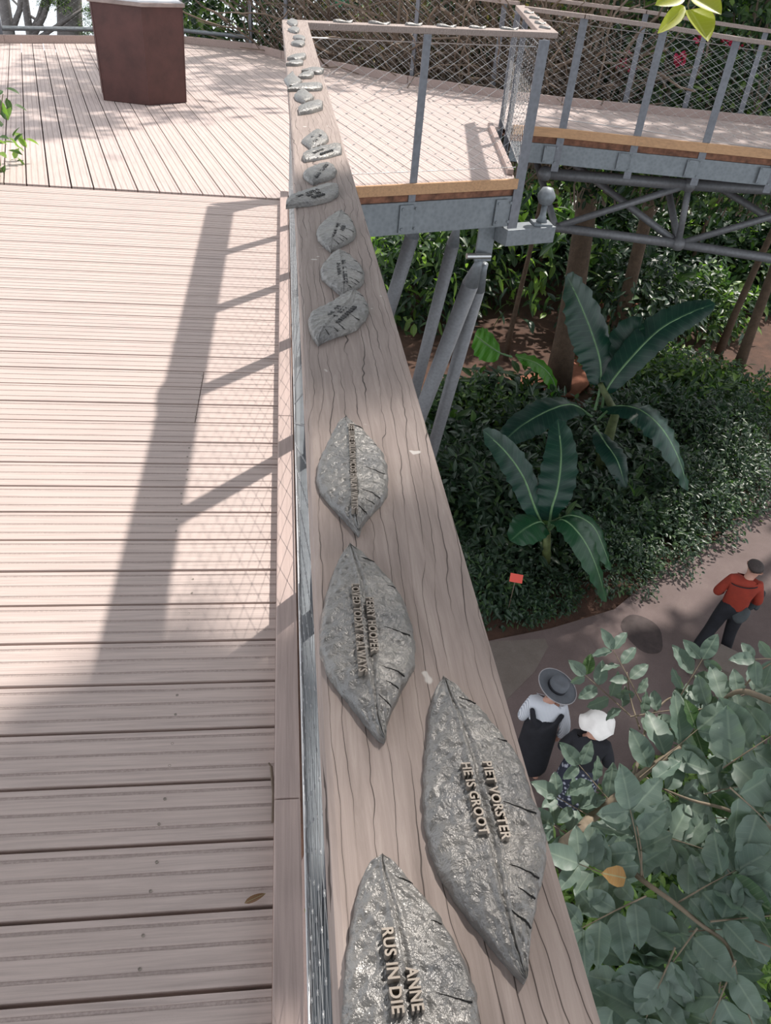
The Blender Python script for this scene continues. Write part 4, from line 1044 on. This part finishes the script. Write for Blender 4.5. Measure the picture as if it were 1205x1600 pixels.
banana_leaf(B1, [q1(930,640,0), q1(938,605,.1), q1(938,565,.3), q1(925,520,.5), q1(905,470,.6), q1(886,430,.4)], .62, L_BAN, up=(.3,-.8,.5), seed=1, stalk=.2)
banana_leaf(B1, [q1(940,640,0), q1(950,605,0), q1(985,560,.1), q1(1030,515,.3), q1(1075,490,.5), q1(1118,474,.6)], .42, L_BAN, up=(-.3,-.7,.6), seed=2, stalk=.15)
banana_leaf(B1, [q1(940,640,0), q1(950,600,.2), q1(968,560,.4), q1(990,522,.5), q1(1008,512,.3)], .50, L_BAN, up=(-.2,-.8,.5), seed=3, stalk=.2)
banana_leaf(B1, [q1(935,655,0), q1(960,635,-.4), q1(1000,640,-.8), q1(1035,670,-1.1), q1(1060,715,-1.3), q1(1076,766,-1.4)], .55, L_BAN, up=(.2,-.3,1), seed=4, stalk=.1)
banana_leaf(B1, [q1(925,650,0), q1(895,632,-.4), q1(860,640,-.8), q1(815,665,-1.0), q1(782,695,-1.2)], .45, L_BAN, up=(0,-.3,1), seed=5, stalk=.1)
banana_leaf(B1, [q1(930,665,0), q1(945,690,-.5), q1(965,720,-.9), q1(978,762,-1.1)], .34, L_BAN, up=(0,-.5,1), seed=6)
bb2 = onz(852,900,G); B2 = thing('banana_plant', 'smaller banana plant with arching green leaves, nearer the path and red sign', 'plant', bb2)
def q2(px, py, dY): return onY(px, py, bb2.y+dY)
mb = MB(); mb.tube([bb2, q2(856,825,0)], [.09,.05], 12); part('pseudostem', mb, m_plain('banana_stem', (.12,.15,.05), .6, var=.4), B2, True)
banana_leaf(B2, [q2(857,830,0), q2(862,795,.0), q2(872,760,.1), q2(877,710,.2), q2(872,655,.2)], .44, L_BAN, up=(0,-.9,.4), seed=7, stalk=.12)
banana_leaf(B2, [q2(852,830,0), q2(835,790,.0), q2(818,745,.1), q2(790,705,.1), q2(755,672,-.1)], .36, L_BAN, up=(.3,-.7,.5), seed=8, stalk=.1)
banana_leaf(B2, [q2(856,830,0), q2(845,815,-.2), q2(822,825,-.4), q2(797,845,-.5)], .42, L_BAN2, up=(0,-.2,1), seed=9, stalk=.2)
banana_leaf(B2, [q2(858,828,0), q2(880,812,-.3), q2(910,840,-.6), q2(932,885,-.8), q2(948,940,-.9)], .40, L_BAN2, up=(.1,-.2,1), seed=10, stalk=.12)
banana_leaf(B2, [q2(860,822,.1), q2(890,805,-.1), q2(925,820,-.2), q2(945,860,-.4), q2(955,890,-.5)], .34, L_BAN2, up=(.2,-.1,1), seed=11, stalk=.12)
y3 = onz(872,640,G); B3 = thing('young_banana_plant', 'young sunlit banana shoot with a bright yellow-green leaf arching left', 'plant', y3)
def q3(px, py, dY): return onY(px, py, y3.y+dY)
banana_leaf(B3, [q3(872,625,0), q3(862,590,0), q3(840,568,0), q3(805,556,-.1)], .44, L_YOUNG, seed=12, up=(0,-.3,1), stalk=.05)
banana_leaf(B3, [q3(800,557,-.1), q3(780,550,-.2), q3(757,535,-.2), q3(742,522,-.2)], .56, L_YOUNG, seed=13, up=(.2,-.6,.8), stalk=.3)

# ------------------------------------------------------------------ hanging leaves top right
hb = ondist(1085,-40,3.2); HT = thing('hanging_twig', 'drooping twig with four yellow-green leaves at the top right of the frame', 'twig', hb)
mb = MB(); mb.tube([hb, ondist(1082,-10,3.2), ondist(1075,8,3.2), ondist(1078,20,3.2)], [.006,.004,.003,.002], 6); part('stem', mb, TWIGG, HT, True)
for (a, b_, wd) in (((1078,15),(1108,62),.125), ((1082,-4),(1128,20),.11), ((1070,10),(1030,50),.065), ((1068,-10),(1026,6),.085)):
    A_ = ondist(*a, 3.2); B_ = ondist(*b_, 3.15); d = B_-A_; n = 1
    me = leaf_mesh('leaf', L_YEL, [A_-hb], [d], [Vector((.1,-.8,.6))], [d.length], [wd], ns=10, curl=.05); o = bpy.data.objects.new('leaf', me); COL.objects.link(o); o.parent = HT

# ------------------------------------------------------------------ foreground pinnate tree, lower right
FT = thing('pinnate_tree', 'grey-green tree with compound leaves reaching up beside the handrail at lower right', 'tree', onz(700,1500,G))
fb = base_of(FT)
def D_(x, y, s): return ondist(x, y, s)
def branch(pth, r0, r1):
    C = catmull(pth, 5); mb = MB(); n = len(C); mb.tube(C, [r0+(r1-r0)*i/(n-1) for i in range(n)], 8); part('branch', mb, TWIGG, FT, True)
branch([fb, D_(760,1400,6.2), D_(880,1320,3.7), D_(925,1278,3.7), D_(985,1225,3.7), D_(1030,1190,3.7), D_(1090,1150,3.8)], .045, .008)
branch([D_(880,1312,3.7), D_(915,1308,3.5), D_(950,1325,3.4), D_(1000,1372,3.2), D_(1050,1408,3.1), D_(1100,1448,3.0), D_(1135,1475,3.0), D_(1150,1520,2.9), D_(1158,1560,2.9)], .016, .004)
branch([D_(985,1225,3.7), D_(1000,1180,3.8), D_(1012,1130,3.9), D_(1040,1095,4.0), D_(1070,1085,4.0)], .010, .004)
branch([D_(1000,1140,3.9), D_(985,1090,4.0), D_(980,1050,4.0)], .005, .003)
branch([D_(1280,1120,3.6), D_(1205,1095,3.7), D_(1160,1080,3.7), D_(1130,1095,3.8), D_(1110,1130,3.8)], .02, .006)
branch([D_(1165,1070,3.7), D_(1185,1050,3.6), D_(1215,1030,3.6)], .005, .003)
branch([D_(1280,1330,3.4), D_(1150,1270,3.4), D_(1080,1250,3.4), D_(1030,1230,3.5)], .010, .004)
branch([D_(1002,1372,3.2), D_(1002,1330,3.2), D_(995,1290,3.2)], .005, .003)
branch([D_(1158,1460,3.0), D_(1205,1480,2.9)], .004, .003)
LP, LD, LU, LL, LW, LM = [], [], [], [], [], []
def frond(a, b_, n=5, L=.16, W_=.085, s=3.6, term=True, spread=1.0, mi=0, up=None):
    """compound leaf: pairs of leaflets along the line a-b"""
    A_ = D_(a[0], a[1], a[2] if len(a) > 2 else s); B_ = D_(b_[0], b_[1], b_[2] if len(b_) > 2 else s)
    ax = (B_-A_).normalized(); v = -ray((a[0]+b_[0])/2, (a[1]+b_[1])/2).normalized()
    U_ = (v*.9+Vector((0,0,.45))+Vector((rnd.uniform(-.2,.2), rnd.uniform(-.2,.2), 0))).normalized() if up is None else up
    S_ = ax.cross(U_).normalized(); mb_paths.append([A_, A_.lerp(B_,.5)+U_*.01, B_])
    for i in range(n):
        u = .18+.80*i/max(1, n-1); p = A_.lerp(B_, u)
        for sg in (-1, 1):
            d = (S_*sg*spread+ax*rnd.uniform(.1,.75)+U_*rnd.uniform(-.45,.25)).normalized()
            f = rnd.uniform(.75,1.2)*(1-.25*abs(u-.55)); LP.append(p+d*.008-fb); LD.append(d); LU.append((U_+Vector((rnd.uniform(-.6,.6),rnd.uniform(-.6,.6),rnd.uniform(-.6,.6)))).normalized())
            LL.append(L*f); LW.append(W_*f); LM.append(mi if rnd.random() < .94 else 1)
    if term: LP.append(B_-fb); LD.append(ax); LU.append(U_); LL.append(L); LW.append(W_); LM.append(mi)
mb_paths = []
# upper fronds with clear outlines
frond((1003,1100,4.0),(958,1015,4.0), 4, .125, .060)
frond((1062,1090,3.9),(1098,1030,3.9), 3, .15, .078)
frond((985,1118,4.0),(915,1055,4.0), 4, .115, .065)
frond((1215,1030,3.6),(1180,1030,3.6), 2, .12, .065)
frond((1060,1120,3.8),(1180,1080,3.8), 5, .17, .10)
frond((1040,1140,3.8),(1160,1130,3.7), 5, .17, .10)
frond((985,1120,3.9),(1080,1105,3.9), 4, .15, .085)
frond((1000,1215,3.6),(1090,1140,3.6), 4, .20, .11)
frond((1010,1215,3.5),(1060,1250,3.5), 3, .22, .12)
frond((985,1290,3.7),(905,1195,3.7), 4, .14, .075)
frond((960,1300,3.7),(870,1245,3.7), 4, .14, .08)
frond((930,1330,3.7),(865,1290,3.7), 3, .15, .085)
frond((1130,1200,3.4),(1205,1150,3.4), 3, .22, .14)
frond((1140,1230,3.2),(1215,1300,3.2), 3, .26, .15)
frond((1005,1370,3.2),(985,1265,3.2), 5, .19, .115)
frond((1010,1300,3.3),(1110,1330,3.3), 5, .19, .115)
frond((980,1380,3.2),(905,1350,3.2), 4, .18, .10)
frond((1010,1400,3.1),(910,1450,3.1), 4, .17, .10)
frond((1060,1410,3.1),(1150,1360,3.1), 5, .19, .115)
frond((1110,1440,3.0),(1215,1430,3.0), 4, .20, .12)
frond((1090,1450,3.0),(1040,1520,3.0), 4, .20, .12)
frond((1000,1450,3.1),(960,1570,3.1), 4, .19, .11)
frond((1055,1480,3.0),(1010,1590,3.0), 4, .19, .12)
frond((1160,1560,2.9),(1190,1640,2.9), 2, .15, .11)
frond((1150,1500,2.9),(1110,1600,2.9), 3, .18, .11)
frond((950,1500,3.2),(985,1640,3.2), 4, .19, .105)
frond((1040,1560,3.1),(1120,1640,3.1), 3, .19, .11)
for i in range(24):
    a = (rnd.uniform(930,1215), rnd.uniform(1290,1640), rnd.uniform(3.4,4.6)); b_ = (a[0]+rnd.uniform(-90,90), a[1]+rnd.uniform(-90,70), a[2]+rnd.uniform(-.3,.3))
    if b_[0] < 895+(b_[1]-1200)*.25: continue
    frond(a, b_, 4, .18, .10)
for i in range(10):
    a = (rnd.uniform(1080,1215), rnd.uniform(1130,1300), rnd.uniform(3.7,4.3)); frond(a, (a[0]+rnd.uniform(-80,80), a[1]-rnd.uniform(-30,60), a[2]), 4, .18, .10)
A_ = D_(978,1372,3.15); LP.append(A_-fb); LD.append(Vector((-1,.1,.3))); LU.append(-ray(978,1372).normalized()); LL.append(.11); LW.append(.08); LM.append(2)
me = leaf_mesh('foliage', [L_PIN, L_MID, L_ORG], LP, LD, LU, LL, LW, LM, ns=10, curl=.08, shape=0, wav=.08)
o = bpy.data.objects.new('foliage', me); COL.objects.link(o); o.parent = FT
for p in mb_paths: mb = MB(); mb.tube(p, [.004,.003,.002], 5, caps=False); part('leaf_stalk', mb, TWIGG, FT)
# low bright plants on the ground beneath it
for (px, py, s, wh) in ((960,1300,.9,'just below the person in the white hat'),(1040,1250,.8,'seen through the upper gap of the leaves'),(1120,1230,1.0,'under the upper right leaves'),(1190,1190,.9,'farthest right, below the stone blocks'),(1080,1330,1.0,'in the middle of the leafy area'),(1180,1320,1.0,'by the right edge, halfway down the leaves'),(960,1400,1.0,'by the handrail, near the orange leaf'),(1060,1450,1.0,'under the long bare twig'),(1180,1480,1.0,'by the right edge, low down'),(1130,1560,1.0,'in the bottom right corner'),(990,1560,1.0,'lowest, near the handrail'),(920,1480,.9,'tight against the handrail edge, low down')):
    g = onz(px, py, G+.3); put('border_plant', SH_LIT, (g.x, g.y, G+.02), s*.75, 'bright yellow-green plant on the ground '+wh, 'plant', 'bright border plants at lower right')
# plant tufts seen between the net and the rail at the bottom
c = onz(512,1570,-.55); t = thing('shoot', 'tiny yellow-green shoot showing through the wire net at the bottom', 'plant', c); n = 26
me = leaf_mesh('foliage', L_YEL, nr.normal(size=(n,3))*np.array([.05,.10,.12]), nr.normal(size=(n,3)), rdir(n*2)[:n], [.04]*n, [.018]*n); o = bpy.data.objects.new('foliage', me); COL.objects.link(o); o.parent = t

# ------------------------------------------------------------------ small things on the deck
c = onz(398,1412,.004); me = leaf_mesh('fallen_leaf', m_leaf('brown_leaf', (.20,.10,.055), (.30,.17,.10), .6, .2), [(0,0,0)], [(.9,.35,.1)], [(0,-.3,1)], [.045], [.013], ns=6); o = bpy.data.objects.new('fallen_leaf', me); COL.objects.link(o); o.location = c+Vector((-.02,0,.004)); tag(o, 'curled brown fallen leaf lying across a deck gap by the kickboard', 'leaf')
mb = MB(); a = onz(424,1198,.012); b_ = onz(426,1285,.008); mb.tube([a, a.lerp(b_,.5)+Vector((.003,0,.002)), b_], [.004,.003,.003], 6); mb.tube([a, a+Vector((-.006,.008,.004))], .002, 5)
solo('dry_stalk', mb, TWIG, 'thin dry stalk lying on the deck against the kickboard', 'stalk', base=b_)
mb = MB()
k = 0
for i in range(0, 21):
    ys = G0-i*.145
    for X in (-.33 if i < 12 else -.255,):
        for dy in (.045, .105):
            mb.lathe((X+rnd.uniform(-.006,.006), ys+dy, -.0008), [(.0035,0),(.0035,.0012),(.0015,.0006)], 8)
solo('deck_screws', mb, INK, 'rows of small dark screw heads in the walkway boards', 'screws', kind='stuff')

#==PEOPLE==
def skin_body(verts, edges, radii, sub=2, root=0):
    """grow a continuous surface over a skeleton"""
    me = bpy.data.meshes.new('skel'); me.from_pydata(verts, edges, []); ob = bpy.data.objects.new('skel', me); COL.objects.link(ob)
    md = ob.modifiers.new('skin', 'SKIN'); sb_ = ob.modifiers.new('sub', 'SUBSURF'); sb_.levels = sub; sb_.render_levels = sub
    if not me.skin_vertices: 
        pass
    for i, r in enumerate(radii):
        sv = me.skin_vertices[0].data[i]; sv.radius = r if isinstance(r, tuple) else (r, r); sv.use_root = (i == root)
    bpy.context.view_layer.update(); dg = bpy.context.evaluated_depsgraph_get(); res = bpy.data.meshes.new_from_object(ob.evaluated_get(dg))
    bpy.data.objects.remove(ob); res.polygons.foreach_set('use_smooth', [True]*len(res.polygons)); return res
class Rig:
    def __init__(s): s.v = []; s.e = []; s.r = []; s.n = {}
    def j(s, name, p, r, parent=None):
        s.v.append(tuple(p)); s.r.append(r); i = len(s.v)-1; s.n[name] = i
        if parent: s.e.append((s.n[parent], i))
        return s
    def mesh(s, sub=2): return skin_body(s.v, s.e, s.r, sub)
SKIN = m_plain('skin', (.50,.28,.21), .5, var=.1); HAIR = m_plain('short_dark_hair', (.05,.038,.035), .7, var=.4, scale=60, bump=.5)
RED = m_plain('rust_red_top', (.27,.032,.016), .85, var=.15); BLACK = m_plain('black_cloth', (.012,.013,.018), .85, var=.3); GREYC = m_plain('charcoal_canvas', (.055,.065,.07), .8)
def m_stripe(name, c1, c2, sc):
    k = N(name); v = k.coord(); wv = k.n('ShaderNodeTexWave'); wv.inputs['Scale'].default_value = sc; wv.bands_direction = 'X'; k.l(v, wv.inputs['Vector'])
    k.col(k.ramp(wv.outputs['Fac'], [(.25, c1), (.6, c2)])); k.rough(.8); return k.m
STRIPE = m_stripe('white_striped_shirt', (.42,.46,.52), (.75,.78,.82), 22)
FELT = m_plain('grey_felt', (.11,.12,.135), .85, var=.15); BRIM = m_plain('pale_brim_braid', (.34,.33,.34), .8)
HATW = m_plain('white_cotton_hat', (.88,.86,.82), .85, var=.04)
def m_floral():
    k = N('dark_speckled_print'); v = k.coord(); vo = k.n('ShaderNodeTexVoronoi'); vo.inputs['Scale'].default_value = 18; k.l(v, vo.inputs['Vector'])
    k.col(k.ramp(vo.outputs['Distance'], [(.26, (.34,.36,.42)), (.42, (.018,.022,.04))])); k.rough(.8); return k.m
FLORAL = m_floral()
def hand(rig, nm, wrist_name, wp, pd, up, s=1.0):
    """palm and five separate bent fingers; pd finger direction, up = back of hand"""
    pd = Vector(pd).normalized(); up = Vector(up).normalized(); sd_ = pd.cross(up).normalized()
    palm = Vector(wp)+pd*.045*s; rig.j(nm+'palm', palm, (.030*s, .016*s), wrist_name)
    for k, (o, L) in enumerate(((-.028,.062),(-.010,.070),(.010,.066),(.027,.052))):
        a = palm+pd*.035*s+sd_*o*s; b_ = a+pd*L*.5*s-up*.010*s; c = b_+pd*L*.35*s-up*.030*s
        rig.j(f'{nm}f{k}a', a, .0095*s, nm+'palm'); rig.j(f'{nm}f{k}b', b_, .0085*s, f'{nm}f{k}a'); rig.j(f'{nm}f{k}c', c, .0075*s, f'{nm}f{k}b')
    a = palm-pd*.015*s-sd_*.035*s-up*.005; b_ = a-sd_*.02*s+pd*.03*s-up*.012; rig.j(nm+'t1', a, .011*s, nm+'palm'); rig.j(nm+'t2', b_, .009*s, nm+'t1')
def person(base, label, face, scale=1.0):
    t = thing('person', label, 'person', base); t['fz'] = face; return t
def build_person(t, yaw, H, J, clothes):
    """J: joints in person frame (x right, y forward, z up) in metres"""
    R_ = Matrix.Rotation(yaw, 3, 'Z'); b = base_of(t)
    T = lambda p: R_ @ Vector(p)
    rig = Rig(); q = {k: T(v) for k, v in J.items()}
    rig.j('pelvis', q['pelvis'], (.15,.11)); rig.j('waist', q['waist'], (.135,.10), 'pelvis'); rig.j('chest', q['chest'], (.165,.11), 'waist'); rig.j('neckb', q['neckb'], (.08,.07), 'chest')
    rig.j('neck', q['neck'], .062, 'neckb'); rig.j('jaw', q['jaw'], (.080,.095), 'neck'); rig.j('skull', q['skull'], (.098,.115), 'jaw'); rig.j('crown', q['crown'], (.075,.09), 'skull')
    fd = (q['nose']-q['jaw']); fd.z = 0; fd.normalize(); sdv = Vector((fd.y, -fd.x, 0))
    rig.j('nose', q['nose'], .014, 'jaw')
    for sg, nm in ((-1,'el'),(1,'er')): rig.j(nm, (q['jaw']+q['skull'])/2+sdv*sg*.083, .018, 'skull')
    for s in ('l','r'):
        rig.j('sh'+s, q['sh'+s], .062, 'chest'); rig.j('elb'+s, q['elb'+s], .043, 'sh'+s); rig.j('wr'+s, q['wr'+s], .028, 'elb'+s)
        hand(rig, s, 'wr'+s, q['wr'+s], q['wr'+s]-q['elb'+s], Vector((0,0,1)))
        rig.j('hip'+s, q['hip'+s], .095, 'pelvis'); rig.j('kn'+s, q['kn'+s], .062, 'hip'+s); rig.j('an'+s, q['an'+s], .042, 'kn'+s)
        rig.j('hl'+s, q['hl'+s], .04, 'an'+s); rig.j('toe'+s, q['toe'+s], (.042,.028), 'hl'+s)
    me = rig.mesh(2); me.materials.clear(); me.materials.append(SKIN); o = bpy.data.objects.new('body', me); COL.objects.link(o); o.parent = t
    for (nm, mat, chain, lab) in clothes:
        rg = Rig()
        for (k, p, r, par) in chain:
            pos = q[p] if isinstance(p, str) else (q[p[0]].lerp(q[p[1]], p[2]) if isinstance(p, tuple) and isinstance(p[0], str) else T(p)); rg.j(k, pos, r, par)
        me = rg.mesh(2); me.materials.clear(); me.materials.append(mat); o = bpy.data.objects.new(nm, me); COL.objects.link(o); o.parent = t
        if lab: o['label'] = lab
    return q, T
def joints(legs_l, legs_r, arm_l, arm_r, lean=(0,0), head=(0,.02), s=1.0):
    J = dict(pelvis=(0,0,.93), waist=(lean[0]*.3,lean[1]*.3,1.10), chest=(lean[0]*.8,lean[1]*.8,1.32), neckb=(lean[0],lean[1],1.45))
    hx, hy = lean[0]+head[0], lean[1]+head[1]
    J.update(neck=(hx*.9,hy*.9,1.50), jaw=(hx,hy+.015,1.585), skull=(hx*1.05,hy+.0,1.66), crown=(hx*1.08,hy-.005,1.725), nose=(hx,hy+.12,1.60))
    J.update(shl=(-.185+lean[0]*.9,lean[1]*.9,1.40), shr=(.185+lean[0]*.9,lean[1]*.9,1.40), elbl=arm_l[0], wrl=arm_l[1], elbr=arm_r[0], wrr=arm_r[1])
    J.update(hipl=(-.095,0,.88), hipr=(.095,0,.88), knl=legs_l[0], anl=legs_l[1], knr=legs_r[0], anr=legs_r[1])
    for s_ in 'lr':
        a = J['an'+s_]; J['hl'+s_] = (a[0], a[1]-.03, a[2]-.04); J['toe'+s_] = (a[0], a[1]+.16, a[2]-.045)
    return {k: tuple(c*s for c in v) for k, v in J.items()}
def top_chain(lw=.055):
    ch = [('w',(0,0,.80),(.20,.16),None),('m','waist',(.19,.15),'w'),('c','chest',(.20,.15),'m'),('n','neckb',(.095,.085),'c')]
    for s in 'lr': ch += [('s'+s,'sh'+s,.090,'c'),('e'+s,'elb'+s,.070,'s'+s),('h'+s,('elb'+s,'wr'+s,.97),lw,'e'+s)]
    return ch
def trouser_chain():
    ch = [('p','pelvis',(.19,.15),None),('u','waist',(.16,.13),'p')]
    for s in 'lr': ch += [('h'+s,'hip'+s,.13,'p'),('k'+s,'kn'+s,.095,'h'+s),('a'+s,('kn'+s,'an'+s,.99),.085,'k'+s)]
    return ch
def shoe_chain(s): return [('a','hl'+s,.05,None),('m',('hl'+s,'toe'+s,.5),(.05,.04),'a'),('t','toe'+s,(.046,.034),'m')]

# man in the rust-red top
fb1 = onz(1112,1020,G); M1 = person(fb1, 'person in rust-red top and black trousers standing on the path, back turned', 0)
yaw1 = -.42
J1 = joints([(-.16,-.02,.50),(-.27,-.12,.085)], [(.12,.05,.50),(.17,.03,.085)], [(-.29,.03,1.12),(-.16,.24,1.02)], [(.29,.03,1.12),(.26,.27,.98)], lean=(.02,.05), head=(.05,.06))
q, T = build_person(M1, yaw1, 1.74, J1, [('top', RED, top_chain(), None), ('trousers', BLACK, trouser_chain(), None), ('shoe', BLACK, shoe_chain('l'), None), ('shoe', BLACK, shoe_chain('r'), None),
    ('hair', HAIR, [('c',('jaw','skull',.3),(.105,.118),None),('a','skull',(.125,.142),'c'),('b','crown',(.11,.125),'a')], 'close-cropped dark hair')])
mb = MB(); st = [T((-.20,.06,1.36)), T((-.14,-.085,1.40)), T((.02,-.10,1.405)), T((.15,-.06,1.43)), T((.19,.06,1.40)), T((.10,.16,1.2))]
mb.tube(catmull(st, 4), .0075, 6); o = bpy.data.objects.new('strap', mb.mesh('strap', BLACK, True)); COL.objects.link(o); o.parent = M1
bagm = Rig(); bagm.j('a', T((.16,-.10,1.08)), (.07,.03)); bagm.j('b', T((.10,-.15,.95)), (.13,.045), 'a'); bagm.j('c', T((.02,-.16,.84)), (.10,.04), 'b')
me = bagm.mesh(); me.materials.clear(); me.materials.append(GREYC); o = bpy.data.objects.new('shoulder_bag', me); COL.objects.link(o); o.location = fb1; o['base'] = list(fb1); tag(o, 'charcoal shoulder bag hanging at the hip of the person in rust red', 'bag')
jk = Rig(); jk.j('a', T((.20,.32,1.06)), (.07,.05)); jk.j('b', T((.33,.32,.98)), (.12,.06), 'a'); jk.j('c', T((.40,.30,.80)), (.11,.05), 'b'); jk.j('d', T((.22,.22,.80)), (.09,.05), 'b'); jk.j('e', T((.36,.36,1.14)), (.08,.04), 'b')
me = jk.mesh(); me.materials.clear(); me.materials.append(m_plain('dark_jacket', (.02,.03,.035), .7)); o = bpy.data.objects.new('jacket', me); COL.objects.link(o); o.location = fb1; tag(o, 'dark folded jacket held in front by the person in rust red', 'jacket')

# person in the brimmed hat
fb2 = onz(821,1214,G); M2 = person(fb2, 'person in white striped shirt and dark apron dress under a wide grey hat', 0)
yaw2 = -.35
s2 = .96
J2 = joints([(-.10,.02,.48),(-.11,-.02,.085)], [(.11,.04,.48),(.12,.02,.085)], [(-.25,.02,1.12),(-.22,.16,.93)], [(.28,-.03,1.11),(.25,.05,.88)], lean=(0,.03), head=(.03,.03), s=s2)
q, T = build_person(M2, yaw2, 1.65, J2, [('shirt', STRIPE, top_chain(.05), None),
    ('apron_dress', BLACK, [('w','waist',(.205,.165),None),('p','pelvis',(.225,.18),'w'),('k',(0,.02,.60),(.23,.19),'p'),('b',(0,.0,.14),(.24,.21),'k'),
                            ('s1',(-.12,-.13,1.20),(.05,.03),'w'),('s3',(-.17,-.09,1.36),(.035,.03),'s1'),('s2',(.12,-.13,1.20),(.07,.03),'w'),('s4',(.18,-.07,1.36),(.045,.03),'s2')], None),
    ('shoe', BLACK, shoe_chain('l'), None), ('shoe', BLACK, shoe_chain('r'), None), ('hair', HAIR, [('a','skull',(.108,.124),None),('b',('jaw','neck',.5),(.075,.05),'a')], None)])
hc = q['skull']+Vector((.015,0,.035)); tilt = Vector((.28,-.12,.95)).normalized(); hx = tilt.cross(Vector((0,1,0))).normalized(); hy = tilt.cross(hx)
hat = thing('brimmed_hat', 'wide grey brimmed hat with a dark band, worn by the person in the striped shirt', 'hat', fb2+hc)
H0 = base_of(hat)
mb = MB(); mb.lathe(H0-tilt*.005, [(.095,0),(.150,-.004),(.235,.012),(.242,.018),(.235,.020),(.150,.004),(.095,.008)], 32, (hx,hy,tilt)); part('brim', mb, FELT, hat, True)
mb = MB(); mb.lathe(H0, [(.112,0),(.111,.05),(.105,.10),(.085,.118),(.04,.108),(.005,.104)], 28, (hx,hy,tilt)); part('crown', mb, FELT, hat, True)
mb = MB(); mb.lathe(H0+tilt*.004, [(.108,.0),(.1155,.0),(.1148,.034),(.108,.034)], 28, (hx,hy,tilt)); part('band', mb, BLACK, hat, True)
mb = MB(); C_ = [H0+tilt*.018+(hx*math.cos(a_)+hy*math.sin(a_))*.239 for a_ in [2*math.pi*i/32 for i in range(33)]]; mb.tube(C_, .006, 6, caps=False); part('brim_edge', mb, BRIM, hat, True)

# person in the white floppy hat
fb3 = onz(882,1268,G); M3 = person(fb3, 'person in dark speckled dress under a white hat, half hidden by leaves', 0)
J3 = joints([(-.10,.02,.48),(-.11,-.02,.085)], [(.11,.04,.48),(.12,.02,.085)], [(-.29,.03,1.14),(-.25,.20,1.0)], [(.29,.03,1.14),(.25,.20,1.0)], lean=(0,.05), head=(.0,.05), s=.93)
q, T = build_person(M3, -.5, 1.6, J3, [('top', BLACK, top_chain(), None), ('dress', FLORAL, [('w','waist',(.20,.165),None),('p','pelvis',(.24,.19),'w'),('k',(0,.0,.55),(.27,.24),'p'),('b',(0,.0,.18),(.30,.27),'k')], 'dark cloth with pale speckles'),
    ('shoe', BLACK, shoe_chain('l'), None), ('shoe', BLACK, shoe_chain('r'), None), ('hair', HAIR, [('a','skull',(.108,.124),None),('b',('jaw','neck',.4),(.08,.06),'a')], None)])
hc = fb3+q['skull']+Vector((.01,0,.045)); hat = thing('floppy_hat', 'bright white floppy cotton hat on the person among the leaves', 'hat', hc)
mb = MB(); vs = []; fs = []; ng = 36
for (r, z, wv) in ((.01,.10,0),(.07,.095,.0),(.10,.06,.004),(.112,.01,.006),(.15,-.015,.018),(.20,-.05,.035),(.195,-.055,.035),(.10,-.01,.0)):
    for j in range(ng):
        a_ = 2*math.pi*j/ng; vs.append(hc+Vector((r*(1+.06*math.sin(3*a_))*math.cos(a_), r*math.sin(a_), z+wv*math.sin(a_*5+1))))
for i in range(7):
    for j in range(ng): j2 = (j+1) % ng; fs.append((i*ng+j, i*ng+j2, (i+1)*ng+j2, (i+1)*ng+j))
fs.append(tuple(range(ng))[::-1]); mb.add(vs, fs); part('hat_fabric', mb, HATW, hat, True)
